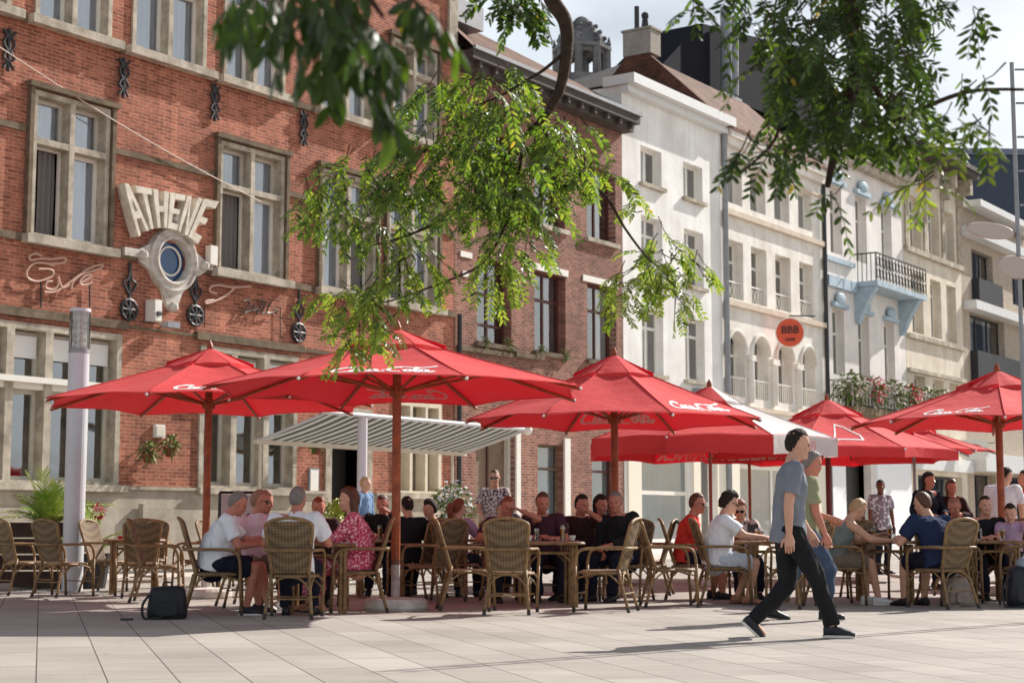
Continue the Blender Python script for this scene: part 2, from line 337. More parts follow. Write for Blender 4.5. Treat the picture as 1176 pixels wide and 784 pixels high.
def gable(parent, s, z0, zr, yr, m, t=.25, name='gable'):
    g = MB(); pr = [(-.45, z0+.1), (yr, zr+.3), (2*yr+.4, z0+.1)]
    vs = [(s-t, y, z) for y, z in pr]+[(s+.02, y, z) for y, z in pr]
    g.add(vs, [(0,2,1),(3,4,5),(0,1,4,3),(1,2,5,4),(2,0,3,5)])
    return g.build(name, m, parent)
def add_rel(parent, name, m, boxes):
    for b in boxes: o = MB().box(*b).build(name, m, parent)
    return o

# ---- house 1: red brick corner with stone crossed windows
h1 = house('brick_house', 'big red brick house with stone framed windows and a round window above the left umbrellas', 0)
H1a, H1b = -9.0, 11.95
mid = [(-4.9,-3.0), (-1.22,.63), (3.62,5.62), (6.85,8.8), (9.25,11.2)]
top = [(-3.7,-1.8), (-1.25,.6), (1.13,3.17), (3.68,5.6), (6.75,8.7), (9.35,11.15)]
holes = [(a, b, 6.25, 9.0) for a, b in mid]+[(a, b, 10.38, 12.7) for a, b in top]
gfl = [(-6.6,-3.9,1.7,4.62), (-3.3,1.08,1.7,4.62), (3.2,6.15,1.7,4.62), (7.12,8.75,.1,3.6), (9.6,11.4,1.7,3.9)]
holes += gfl; holes.append((1.93, 2.72, 5.85, 6.62))
wall(h1, H1a, H1b, 0, 14.35, holes, brick_red, depth=.12)
MB().box(H1a+.1, H1b-.1, 0, 8, 14.3, 14.6).build('roof', slate, h1)
# stepped stone-coped front gable with corner pier
add_rel(h1, 'parapet', brick_red, [(H1a, 8.9, .0, .35, 14.61, 16.6), (10.9, H1b-.02, .0, .35, 14.61, 15.4)])
add_rel(h1, 'coping', stone, [(H1a, 8.95, -.1, .4, 16.603, 16.8), (10.85, H1b, -.1, .42, 15.403, 15.6), (H1a, H1b, -.12, -.004, 14.35, 14.52)])
add_rel(h1, 'corner_pier', stone, [(11.62, H1b+.02, -.08, -.003, 13.2, 14.34)])
bands = []
def band(z, h_, gaps, proud=.06):
    x = H1a
    for a, b in sorted(gaps):
        if a-.16 > x: bands.append((x, a-.16, -proud, -.003, z, z+h_))
        x = b+.16
    if x < H1b: bands.append((x, H1b, -proud, -.003, z, z+h_))
band(8.16, .12, mid); band(6.12, .14, mid+[(1.6, 3.05)]); band(10.22, .14, top)
add_rel(h1, 'string_course', stone_dark, bands)
add_rel(h1, 'cornice', stone_dark, [(H1a, 1.2, -.1, -.003, 4.72, 4.88), (3.05, 6.3, -.1, -.003, 4.72, 4.88), (1.2, 3.05, -.04, -.003, 4.77, 4.83), (6.3, H1b, -.05, -.003, 4.75, 4.83)])
add_rel(h1, 'plinth', plinth_m, [(H1a, 7.1, -.16, -.003, 0, 1.25), (H1a, 7.08, -.08, -.003, 1.253, 1.62), (8.77, H1b, -.16, -.003, 0, 1.25), (8.79, H1b, -.08, -.003, 1.253, 1.62), (H1a, 7.06, -.14, -.003, 1.623, 1.69), (8.8, H1b, -.14, -.003, 1.623, 1.69), (1.5,1.62,-.3,-.163,1.0,1.35)])
def stone_window(s0, s1, z0, z1, trans, hood=True, opened=(), curs=('blue', 'blue'), cols=2):
    g = MB(); bars(g, s0, s1, z0, z1, -.05, .26, .1, cols, (trans,) if trans else (), bw=.06, mw=.12)
    o = g.build('stone_window', stone, h1)
    if hood:
        hd = MB(); hd.box(s0-.16, s1+.16, -.16, -.004, z1+.03, z1+.13); hd.box(s0-.11, s0-.02, -.11, -.004, z0+.02, z1+.027); hd.box(s1+.02, s1+.11, -.11, -.004, z0+.02, z1+.027); hd.build('hood_mould', stone_dark, o)
    MB().box(s0-.18, s1+.18, -.24, -.052, z0-.17, z0-.005).build('sill', stone, o)
    wl = (s1-s0)
    for i in range(cols):
        a = s0+wl*i/cols+(.06 if i else .1); b = s0+wl*(i+1)/cols-(.06 if i < cols-1 else .1)
        zz = [(z0+.06, (trans-.06) if trans else z1-.1)]
        if trans: zz.append((trans+.06, z1-.1))
        for k, (c, d) in enumerate(zz):
            if k == 0 and i in opened:
                w = MB(); bars(w, a, b, c, d, .2, .26, .035); f = w.build('sash', white_paint, o)
                curtain(o, a+(b-a)*.45, b-.03, c, d, .34, curtain_grey)
                continue
            w = MB(); bars(w, a, b, c, d, .19, .255, .07); f = w.build('sash', cream_frame if k else white_paint, o)
            MB().add([(a,.23,c),(b,.23,c),(b,.23,d),(a,.23,d)], [(0,1,2,3)]).build('pane', glass, o)
            curtain(o, a, b, c, d, .3, curtain_blue if curs[i] == 'blue' else curtain_grey)
    return o
for i, (a, b) in enumerate(mid): stone_window(a, b, 6.25, 9.0, 8.05, opened={1: (0,), 2: (0,), 3: (1,), 4: (0,)}.get(i, ()))
for i, (a, b) in enumerate(top): stone_window(a, b, 10.38, 12.7, 11.98, hood=(i == 5), curs=('blue', 'blue'))
# ground floor shop windows
def shop(s0, s1, n, z0=1.7, zt=3.5, z1=4.62, blind=.55, door=None):
    g = MB(); bars(g, s0, s1, z0, z1, -.05, .3, .12, n, (), bw=.05, mw=.17)
    o = g.build('shop_window', stone, h1)
    sg = MB()
    for i in range(n):
        a = s0+(s1-s0)*i/n+(.085 if i else .12); b = s0+(s1-s0)*(i+1)/n-(.085 if i < n-1 else .12)
        sg.box(a+.002, b-.002, -.02, .22, zt-.09, zt+.09)
    sg.box(s0-.03, s1+.03, -.17, -.053, zt+.02, zt+.13)
    sg.build('transom', white_paint, o)
    for i in range(n):
        a = s0+(s1-s0)*i/n+(.085 if i else .12); b = s0+(s1-s0)*(i+1)/n-(.085 if i < n-1 else .12)
        for c, d in ((z0+.05, zt-.09), (zt+.09, z1-.14)):
            w = MB(); bars(w, a, b, c, d, .2, .26, .08); w.build('sash', cream_frame, o)
            MB().add([(a,.24,c),(b,.24,c),(b,.24,d),(a,.24,d)], [(0,1,2,3)]).build('pane', glass, o)
            if c > zt: MB().box(a+.07, b-.07, .14, .16, c+(d-c)*(1-blind), d-.08).build('blind', blind_m, o)
    MB().box(s0-.1, s1+.1, -.22, -.053, z0-.13, z0-.004).build('sill', stone, o)
shop(-6.6, -3.9, 3); shop(-3.3, 1.08, 5); shop(3.2, 6.15, 3, blind=.8)
g = MB(); bars(g, 7.12, 8.75, .1, 3.6, -.05, .25, .2, 1, ()); g.box(6.95, 7.11, -.2, -.163, .1, 1.4); g.box(8.76, 8.95, -.2, -.163, .1, 1.4); g.build('door_surround', stone, h1)
o = MB().box(7.32, 8.55, .6, .66, .3, 3.4).build('door', mat('dark_door', (.02, .018, .016), .5), h1); MB().tube([(8.4,.55,1.2),(8.4,.55,1.45)], .015).build('handle', zinc, o)
g = MB(); bars(g, 9.6, 11.4, 1.7, 3.9, -.05, .3, .12, 3, (3.2,), bw=.05, mw=.1); o = g.build('stone_window', mat('pale_stone', srgb(214, 202, 180), .9, .2, var=.1), h1)
MB().add([(9.6,.24,1.7),(11.4,.24,1.7),(11.4,.24,3.9),(9.6,.24,3.9)], [(0,1,2,3)]).build('pane', glass, o); curtain(o, 9.7, 11.3, 1.8, 3.8, .34, curtain_grey)
MB().box(9.5, 11.5, -.2, -.053, 1.56, 1.696).build('sill', stone, o)
# round window
def oculus():
    c = Vector((2.325, 0, 6.24)); prof = [(.42, -.05), (.44, -.16), (.48, -.18), (.52, -.13), (.57, -.12), (.6, -.16), (.64, -.15), (.66, -.004)]
    n = 40; rings = []
    for r_, y in prof: rings.append([(c.x+r_*math.cos(2*PI*j/n), y, c.z+r_*math.sin(2*PI*j/n)) for j in range(n)])
    g = MB().loft(rings, cap=False)
    g.loft([[(c.x+.42*math.cos(2*PI*j/n), y, c.z+.42*math.sin(2*PI*j/n)) for j in range(n)] for y in (-.05, .12)], cap=False)
    # diamond shield behind the ring, with knobs
    pts = []
    for j in range(48):
        a = 2*PI*j/48; k = abs(math.cos(a))**3+abs(math.sin(a))**3; rr = .62/(k**.12)
        sx = 1.0; e = .34*max(0, math.cos(2*a))**6 + (.42 if math.sin(a) < 0 else .3)*max(0, -math.cos(2*a))**6
        pts.append((c.x+(rr+e)*math.cos(a), c.z+(rr+e)*math.sin(a)))
    inn = [(c.x+.5*math.cos(2*PI*j/48), c.z+.5*math.sin(2*PI*j/48)) for j in range(48)]
    g.loft([[(x, -.004, z) for x, z in pts], [(x, -.1, z) for x, z in pts], [(x, -.1, z) for x, z in inn]], False)
    for dx, dz in ((0, .86), (-.84, 0), (.84, 0), (0, -.95)): g.ball((c.x+dx, -.14, c.z+dz), .1, 8, 6)
    g.box(c.x-1.3, c.x-.75, -.12, -.004, 6.18, 6.34); g.box(c.x+.75, c.x+1.1, -.12, -.004, 6.18, 6.34)
    o = g.build('round_window', mat('white_stone', srgb(216, 210, 200), .85, .2, col2=srgb(160, 152, 142), vscale=5), h1, smooth=False)
    MB().loft([[(c.x+.42*math.cos(2*PI*j/n), y, c.z+.42*math.sin(2*PI*j/n)) for j in range(n)] for y in (.04, .06)]).build('pane', mat('blue_glass', (.02, .06, .16), .08, .6), o)
    MB().loft([[(c.x+rr*math.cos(2*PI*j/n), y, c.z+rr*math.sin(2*PI*j/n)) for j in range(n)] for rr, y in ((.31, .02), (.305, -.01), (.275, -.01), (.27, .02))], cap=False).build('ring', white_paint, o)
oculus()
# iron wall anchors
def anchor(px, py, big):
    p = onwall(px, py); g = MB(); s_, z = p.x, p.z
    if not big:
        g.tube([(s_,-.05,z-.4),(s_,-.05,z+.4)], .035, 6)
        for k in (-1, 1):
            g.tube(smooth_path([(s_,-.06,z-.05),(s_+k*.12,-.06,z+.12),(s_+k*.05,-.06,z+.26),(s_+k*.14,-.06,z+.36)], 3), .028, 5)
            g.tube(smooth_path([(s_,-.06,z+.02),(s_+k*.12,-.06,z-.15),(s_+k*.03,-.06,z-.22),(s_+k*.12,-.06,z-.36)], 3), .026, 5)
    else:
        g.tube([(s_,-.05,z-.1),(s_,-.05,z+.85)], .03, 6)
        g.tube([(s_+.2*math.cos(a*PI/6), -.06, z-.1+.2*math.sin(a*PI/6)) for a in range(13)], .035, 6)
        for a in range(4): g.tube([(s_-.18*math.cos(a*PI/4), -.07, z-.1-.18*math.sin(a*PI/4)), (s_+.18*math.cos(a*PI/4), -.07, z-.1+.18*math.sin(a*PI/4))], .03, 5)
        for k in (-1, 1): g.tube(smooth_path([(s_,-.06,z+.2),(s_+k*.16,-.06,z+.42),(s_+k*.05,-.06,z+.5),(s_,-.06,z+.7)], 3), .026, 5)
    g.build('wall_anchor', iron, h1)
for p in ((8, 58), (140, 90), (245, 118), (347, 148)): anchor(*p, False)
for p in ((146, 350), (222, 357), (341, 377)): anchor(*p, True)
# fanned letters over the round window
def fan_letters():
    tl, tr = onwall(131, 209, .2), onwall(250, 232, .2); bl, br = onwall(157, 272, .2), onwall(226, 281, .2); bm = onwall(190, 262, .2)
    def warp(u, v, y):
        t = tl.lerp(tr, u); b = bl*(1-u)**2+bm*2.0*u*(1-u)*1.0+br*u*u; b = bl.lerp(br, u)+(bm-(bl+br)*.5)*(4*u*(1-u)); p = b.lerp(t, v)
        return (p.x, y, p.z)
    G = {'A': [((0,0),(.42,1),(.62,1),(.22,0)), ((.78,0),(.42,1),(.62,1),(1,0)), ((.2,.3),(.2,.45),(.8,.45),(.8,.3))],
         'T': [((.36,0),(.36,1),(.64,1),(.64,0)), ((0,.84),(0,1),(1,1),(1,.84))],
         'H': [((0,0),(0,1),(.3,1),(.3,0)), ((.7,0),(.7,1),(1,1),(1,0)), ((.3,.42),(.3,.58),(.7,.58),(.7,.42))],
         'E': [((0,0),(0,1),(.34,1),(.34,0)), ((.34,0),(.34,.17),(1,.17),(1,0)), ((.34,.43),(.34,.57),(.85,.57),(.85,.43)), ((.34,.83),(.34,1),(1,1),(1,.83))],
         'N': [((0,0),(0,1),(.27,1),(.27,0)), ((.73,0),(.73,1),(1,1),(1,0)), ((.27,.75),(.27,1),(.73,.25),(.73,0))]}
    e = empty('wall_lettering', FP0, FROT, 'big white fan shaped letters ATHENE mounted above the round window', 'letters')
    for i, ch in enumerate('ATHENE'):
        g = MB(); u0 = i/6+.008; u1 = (i+1)/6-.008
        if ch == 'A': u0 = 0; u1 = 1/6+.02
        for q in G[ch]:
            n = 5; f0 = [warp(u0+(u1-u0)*q[0][0]*(1-k/n)+(u1-u0)*q[1][0]*k/n, q[0][1]*(1-k/n)+q[1][1]*k/n, -.26) for k in range(n+1)]
            f1 = [warp(u0+(u1-u0)*q[3][0]*(1-k/n)+(u1-u0)*q[2][0]*k/n, q[3][1]*(1-k/n)+q[2][1]*k/n, -.26) for k in range(n+1)]
            loop = f0+f1[::-1]; yo = random.uniform(0, .004)
            g.loft([[(x, y+yo, z) for x, _, z in loop] for y in (-.02, -.26)], True)
        g.build('letter', mat('chalky_white_letter', srgb(232, 224, 208), .8, .2, col2=srgb(188, 178, 160), vscale=6), e)
fan_letters()
def tube_sign(name, label, strokes, m, r=.022):
    e = empty(name, FP0, FROT, label, 'neon sign'); g = MB()
    for st in strokes:
        pts = [onwall(*p, .09) for p in st]
        g.tube(smooth_path(pts, 5) if len(pts) > 2 else pts, r, 6)
    g.build('letters', m, e); return e
def q(ox, oy, k, *pts): return [(ox+x/k, oy+y/k) for x, y in pts]
K = 10.69
e = tube_sign('cafe_sign', 'white neon tube handwriting reading Cafe under the left stone window', [
    q(20,280,K,(300,150),(220,120),(150,150),(160,200),(230,190),(330,180),(420,190),(560,170),(600,200),(550,235),(430,245),(230,230)),
    q(20,280,K,(450,270),(330,235),(200,245),(115,330),(130,420),(230,460),(330,440),(420,400),(440,340),(380,310),(260,310)),
    q(20,280,K,(430,460),(360,470),(350,540),(440,560),(500,500),(500,400),(520,470),(560,540),(640,500)),
    q(20,280,K,(330,590),(450,590),(600,500),(760,380),(900,290),(1040,255),(1020,300),(900,340),(780,380),(680,470),(660,560)),
    q(20,280,K,(770,480),(860,430),(910,380),(840,390),(770,450),(780,500),(860,500),(920,460))], mat('dead_neon_tube', srgb(196, 160, 142), .5, .3), .02)
MB().tube([onwall(47,323,.05), onwall(47,353,.05)], .015, 5).build('cable', iron, e); MB().tube([onwall(103,327,.05), onwall(103,353,.05)], .015, 5).build('cable', iron, e)
K = 9.8
e = tube_sign('name_sign', 'neon tube handwriting Trio Willem between the iron anchors right of the round window', [
    q(225,310,K,(230,265),(160,240),(170,190),(260,170),(400,195),(620,185)),
    q(225,310,K,(430,205),(360,270),(260,330),(130,375),(110,350),(200,340))], mat('dead_neon_tube', (.6, .5, .45)), .024)
strokes = [q(225,310,K,(530,350),(600,340),(590,400),(540,480),(620,450),(660,390),(640,460),(700,430)),
    q(225,310,K,(700,340),(760,350),(720,430),(680,490)), q(225,310,K,(790,350),(760,430),(740,490),(800,470)), q(225,310,K,(850,360),(810,430),(800,480),(860,480),(920,450),(900,490))]
g = MB()
for st in strokes: g.tube(smooth_path([onwall(*p, .09) for p in st], 5), .022, 6)
g.build('dark_letters', mat('dark_tube', srgb(90, 70, 60), .4), e)
MB().tube([onwall(235,350,.05), onwall(235,375,.05)], .012, 5).build('cable', iron, e); MB().tube([onwall(322,352,.05), onwall(322,388,.05)], .012, 5).build('cable', iron, e)
# small fittings on the wall
def fit(name, label, cat, m, px, py, sx, sy, sz):
    p = onwall(px, py); return MB().box(p.x-sx/2, p.x+sx/2, -sy, -.003, p.z-sz/2, p.z+sz/2)
def fitting(name, label, cat, px, py, build):
    p = onwall(px, py); e = empty(name, FP0+FD*p.x+Vector((0,0,p.z)), FROT, label, cat); build(e); return e
fitting('wall_lamp', 'small white box lamp on the red brick wall right of the round window', 'lamp', 239, 294, lambda e: (MB().box(-.1,.1,-.18,-.02,-.2,.2).build('housing', white_paint, e), MB().box(-.06,.06,-.02,-.003,-.1,.1).build('bracket', iron, e)))
fitting('floodlight', 'small grey floodlight on a bracket below the round window', 'lamp', 188, 374, lambda e: (MB().box(-.16,.16,-.3,-.1,-.06,.06).build('housing', zinc, e), MB().tube([(0,-.003,.03),(0,-.12,.03)], .02).build('bracket', iron, e), MB().tube([(-.6,-.05,.02),(0,-.06,.03)], .012, 5).build('cable', iron, e)))
fitting('alarm_box', 'narrow white alarm box on brick just below the round window', 'alarm box', 170, 358, lambda e: (MB().box(-.09,.09,-.3,-.02,-.2,.22).build('housing', white_paint, e), MB().box(-.05,.05,-.34,-.303,-.1,-.02).build('lens', iron, e)))
fitting('wall_socket', 'square white box on the brick between the ground floor windows, above a hanging plant', 'wall box', 181, 495, lambda e: (MB().box(-.13,.13,-.08,-.003,-.13,.13).build('housing', white_paint, e), MB().box(-.1,.1,-.09,-.083,-.1,.1).build('cover', mat('pale_cover', srgb(216, 206, 190), .5), e)))
fitting('notice_board', 'small white notice in a frame beside the dark doorway', 'notice', 359, 553, lambda e: (MB().box(-.16,.16,-.05,-.003,-.3,.3).build('frame', zinc, e), MB().box(-.13,.13,-.056,-.053,-.26,.26).build('paper', white_paint, e)))
leafm = mat('dark_green_leaf', srgb(70, 92, 40), .6, .3, col2=srgb(120, 138, 60), vscale=8)
def leaf_tuft(g, c, r, n, ln=.12, wd=.03, droop=.4, mi=None, up=.3):
    c = Vector(c)
    for _ in range(n):
        d = Vector((random.gauss(0,1), random.gauss(0,1), random.gauss(up,1))).normalized(); p = c+d*r*random.random()**.5
        e = (d+Vector((random.gauss(0,.5), random.gauss(0,.5), random.gauss(0,.5)))).normalized(); s = e.cross(Vector((0,0,1))+d*.3).normalized()*wd*random.uniform(.7,1.3); L_ = ln*random.uniform(.6,1.4)
        m1 = p+e*L_*.5; t = p+e*L_+Vector((0,0,-droop*L_))
        g.add([p, m1+s, t, m1-s], [(0,1,2,3)], mi)
def wall_basket(px, py, label, red=False):
    def b(e):
        MB().tube([(0,-.003,.1),(0,-.3,.14),(0,-.3,0)], .012, 5).build('bracket', iron, e)
        MB().loft([[(r_*math.cos(a*PI/6), -.3+r_*math.sin(a*PI/6), z) for a in range(12)] for r_, z in ((.08,-.15),(.13,0),(.14,.02))]).build('pot', mat('rust_pot', srgb(110, 66, 44), .8), e)
        g = MB(); leaf_tuft(g, (0,-.3,.1), .17, 90, .14, .03)
        if red: leaf_tuft(g, (0.05,-.3,.16), .12, 40, .07, .03, mi=1)
        g.build('foliage', [leafm, mat('red_petal', srgb(190, 50, 60), .6)], e)
    fitting('hanging_plant', label, 'plant', px, py, b)
wall_basket(183, 516, 'dark leafy plant in a bracket pot on brick, just under the white box'); wall_basket(158, 523, 'small dry plant in a bracket pot on brick, lower left of its neighbour')
wall_basket(352, 514, 'red flowered plant in a bracket pot on the wall under the striped awning', True)
# cable across the front
p0, p1 = onwall(-10, 48, .12), onwall(300, 232, .12)
g = MB(); g.tube([p0.lerp(p1, t/20)+Vector((0,0,-.12*math.sin(PI*t/20))) for t in range(21)], .012, 5)
o = g.build('cable', mat('pale_cable', srgb(200, 180, 165), .6), None, label='pale thin cable slung diagonally across the red brick front', category='cable'); o.location = FP0; o.rotation_euler = (0, 0, FROT)

# ---- house 2: brown brick
h2 = house('brown_brick_house', 'dark brown brick house with brown window frames, between the red brick and the white house', 0)
a0, a1 = 11.97, 20.27
u = [(12.95,14.5), (15.6,17.15), (18.3,19.9)]
holes = [(a, b, 5.6, 7.8) for a, b in u]+[(a, b, 9.1, 11.2) for a, b in u]+[(12.9,14.6,.1,3.3), (15.75,17.0,.7,3.1), (18.5,19.8,.7,3.1)]
wall(h2, a0, a1, 0, 12.7, holes, brick_dark, depth=.25)
for i, (a, b) in enumerate(u):
    win(h2, a, b, 5.6, 7.8, y=.25, w=.08, cols=2, rows=(7.05,) if i else (6.9, 6.1), fm=brown_frame, cur='white' if i != 1 else 'grey', cfrac=[(0,.35)] if i == 0 else [(.5,.95)], sill=.12, sm=stone_dark)
    win(h2, a, b, 9.1, 11.2, y=.25, w=.08, cols=2, rows=(10.5,), fm=brown_frame, cur='white', cfrac=[(.5,.8)], sill=.12, sm=stone)
add_rel(h2, 'lintel', white_paint, [(b[0]-.25, b[1]+.12, -.03, -.003, 7.81, 7.99) for b in u[1:]]+[(12.2,12.7,-.03,-.003,7.7,7.85),(12.3,12.55,-.03,-.003,7.2,7.35)])
add_rel(h2, 'ledge', stone_dark, [(14.55, 15.9, -.14, -.003, 5.35, 5.47), (a0+.1, 14.5, -.1, -.003, 5.3, 5.42)])
o = MB().box(12.9, 14.6, .25, .3, .1, 3.3).build('door', mat('brown_door', srgb(120, 100, 82), .7, var=.2, vscale=10), h2); MB().box(13.7,13.76,.2,.247,.1,3.3).build('handle', brown_frame, o)
g = MB(); bars(g, 12.9, 14.6, .1, 3.3, .1, .24, .1); g.build('door_frame', cream_frame, h2)
for a, b in ((15.75,17.0),(18.5,19.8)):
    win(h2, a, b, .7, 3.1, y=.2, w=.07, cols=1, rows=(2.45,), fm=brown_frame if a > 18 else stone_dark, cur='teal', sill=.1)
add_rel(h2, 'white_jamb', white_paint, [(14.66, 14.86, -.06, -.003, .1, 3.4), (17.02, 17.3, -.06, -.003, .3, 3.3)])
g = MB(); g.box(a0-.05, a1+.1, -.6, -.003, 12.72, 12.95); g.box(a0, a1+.05, -.4, -.003, 12.5, 12.717)
for k in range(12): g.box(a0+.3+k*.7, a0+.42+k*.7, -.56, -.403, 12.55, 12.717)
g.build('cornice', mat('dark_cornice', srgb(74, 66, 60), .8, var=.2), h2)
MB().box(a0-.02, a1+.12, -.66, -.58, 12.953, 13.05).build('gutter', zinc, h2)
MB().add([(a0,-.6,13.0),(a1+.3,-.6,13.0),(a1-2.2,4.2,16.0),(a0,4.2,17.6),(a0,8.5,13.0),(a1+.3,8.5,13.0)], [(0,1,2,3),(3,2,5,4),(1,5,2)]).build('roof', tile, h2)
o = MB().box(a0+1.2, a0+2.5, .9, 1.6, 14.3, 14.95).build('skylight', zinc, h2)
g = MB(); g.tube([(12.1,-.08,.1),(12.1,-.08,6.2)], .06, 8); g.build('downpipe', iron, h2)
g = MB()
for x, z in ((13.2,5.62),(14.2,5.62),(15.75,5.62),(17.0,5.62)): leaf_tuft(g, (x,-.1,z), .14, 40, .12, .025)
g.build('window_box_plants', leafm, h2)

# ---- house 3: white
h3 = house('white_house', 'plain white rendered house with two columns of windows and a grey downpipe', 0)
a0, a1 = 20.3, 26.75
cols3 = [(21.4,22.7), (24.1,25.4)]
rows3 = [(11.25,12.4), (8.45,10.25), (5.45,7.42)]
holes = [(a, b, c, d) for a, b in cols3 for c, d in rows3]+[(21.3,24.4,.4,3.2), (25.0,26.0,.1,3.1)]
wall(h3, a0, a1, 0, 14.0, holes, white_wall, depth=.25)
for a, b in cols3:
    for k, (c, d) in enumerate(rows3): win(h3, a, b, c, d, y=.25, w=.09, cols=2, rows=() if k == 0 else (d-.55,), cur='blue', cfrac=[(0,.45)] if k == 0 else [(.1,.2)], sill=.14, sm=stone)
win(h3, 21.3, 24.4, .4, 3.2, y=.15, w=.12, cols=1, rows=(1.9,), cur='teal')
add_rel(h3, 'shopfront', mat('cream_shopfront', srgb(230, 222, 204), .6), [(20.45, 21.2, -.06, -.003, .1, 3.3), (24.45, 24.9, -.06, -.003, .1, 3.3), (26.05, 26.6, -.06, -.003, .1, 3.3), (20.45, 26.6, -.1, -.003, 3.303, 3.6)])
win(h3, 25.0, 26.0, .1, 3.1, y=.2, w=.1, cols=1, rows=(1.6,), cur='white', cfrac=[(0,.5)], name='door')
g = MB(); g.box(a0-.1, a1+.15, -.5, .6, 14.003, 14.3); g.box(a0-.02, a1+.05, -.25, -.003, 13.8, 14.0); g.build('cornice', grey_gutter, h3)
g = MB()
for k in range(24):
    x = a0+.3+k*.27; g.box(x, x+random.uniform(.1,.26), .0, .3, 14.303, 14.38+random.random()*.12)
g.build('roof_debris', stone, h3)
MB().box(a0+.05, a1-.02, .6, 8, 13.9, 14.1).build('roof', slate, h3)
MB().tube([(26.77,-.12,.2),(26.77,-.12,13.8)], .09, 8).build('downpipe', zinc, h3)
MB().box(24.5, 25.1, -.35, -.003, 4.9, 5.2).build('wall_vent', zinc, h3)

# ---- house 4: cream with arched windows
h4 = house('cream_house', 'cream house with a row of round arched windows and tiled roof with chimney', 0)
a0, a1 = 26.85, 34.8
c4 = [(27.0,28.25), (28.85,30.05), (30.75,32.0), (32.75,33.95)]
holes = [(a, b, 11.6, 13.0) for a, b in c4]+[(a, b, 8.4, 10.35) for a, b in c4]+[(a, b, 5.15, 7.25) for a, b in c4]+[(27.7,33.2,.4,2.95)]
wall(h4, a0, a1, 0, 14.0, holes, cream_wall, depth=.4)
for i, (a, b) in enumerate(c4):
    win(h4, a, b, 11.6, 13.0, y=.3, w=.08, cols=1, cur='white')
    win(h4, a, b, 8.4, 10.35, y=.35, w=.09, cols=2, rows=(9.7,), cur='blue', cfrac=[(.1,.45)])
    w = win(h4, a, b, 5.15, 7.25, y=.35, w=.09, cols=2, rows=(6.55,), cur='grey', cfrac=[(.1,.3)])
    cx, r_ = (a+b)/2, (b-a)/2; g = MB()   # spandrels make the round head
    for k in (-1, 1):
        pts = [(cx+k*r_*math.cos(t*PI/16), 7.25-r_+r_*math.sin(t*PI/16)) for t in range(9)]; n = len(pts); cor = (cx+k*r_, 7.25)
        for i2 in range(n-1):
            g.add([(cor[0], .01, cor[1]), (pts[i2][0], .01, pts[i2][1]), (pts[i2+1][0], .01, pts[i2+1][1])], [(0,1,2)])
            g.add([(pts[i2][0], .01, pts[i2][1]), (pts[i2+1][0], .01, pts[i2+1][1]), (pts[i2+1][0], .34, pts[i2+1][1]), (pts[i2][0], .34, pts[i2][1])], [(0,1,2,3)])
    g.tube([(cx+(r_+.08)*math.cos(t*PI/14), -.03, 7.25-r_+(r_+.08)*math.sin(t*PI/14)) for t in range(15)], .07, 6)
    g.build('arch', cream_wall, w)
    # low iron window guard
    g = MB(); g.box(a, b, -.02, .02, 5.75, 5.79); [g.box(a+.02+(b-a-.06)*k/7, a+.04+(b-a-.06)*k/7, -.01, .01, 5.15, 5.747) for k in range(8)]; g.build('railing', white_paint, w)
    g = MB(); g.box(a, b, .1, .14, 8.95, 9.0); [g.tube([(a+.1+(b-a-.2)*k/4+.09*math.cos(t*PI/4), .12, 8.67+.22*math.sin(t*PI/4)) for t in range(9)], .018, 4) for k in range(5)]; g.build('balustrade', white_paint, w)
for i in range(3):
    x = (c4[i][1]+c4[i+1][0])/2; g = MB(); g.tube([(x,-.05,5.0),(x,-.05,6.4)], .14, 10); g.box(x-.26, x+.26, -.16, -.003, 6.403, 6.6); g.build('pilaster', cream_wall, h4)
add_rel(h4, 'string_course', mat('sandstone_band', srgb(206, 190, 172), .85, .2, var=.12, vscale=3), [(a0, a1, -.16, -.003, 8.12, 8.3), (a0, a1, -.16, -.003, 11.15, 11.33), (a0, a1, -.12, -.003, 4.72, 4.86), (a0, a1, -.1, -.003, 13.0, 13.1)])
g = MB(); g.box(a0, a1+.02, -.35, -.003, 13.75, 14.0); g.box(a0, a1+.02, -.2, -.003, 13.5, 13.747); g.build('cornice', cream_wall, h4)
win(h4, 27.7, 33.2, .4, 2.95, y=.15, w=.16, cols=2, cur='white', name='shop_window')
add_rel(h4, 'shopfront', mat('cream_shopfront', (.8, .7, .55)), [(26.95, 27.65, -.05, -.003, .1, 3.2), (33.25, 34.6, -.05, -.003, .1, 3.2), (26.95, 34.6, -.1, -.003, 3.203, 3.5)])
roof_slab(h4, a0, a1+.2, 14.05, 17.1, 3.1, tile, over=.4)
gable(h4, a0+.02, 13.9, 17.1, 3.1, brick_side)
o = MB().box(a0-.25, a0+.45, 2.55, 3.65, 17.0, 17.85).box(a0-.3, a0+.5, 2.5, 3.7, 17.853, 17.93).build('chimney', mat('grey_render', srgb(150, 142, 132), .9, var=.15), h4)
g = MB(); g.tube([(a0,2.9,17.95),(a0,2.9,18.3)], [.14,.1], 8); g.ball((a0,2.9,18.4), .14, 8, 6); g.tube([(a0+.3,3.4,17.95),(a0+.3,3.4,18.9)], .09, 8); g.build('chimney_pot', iron, o)
g = MB(); g.tube([(34.78,-.12,.2),(34.78,-.12,13.7)], .08, 8); g.build('downpipe', iron, h4)

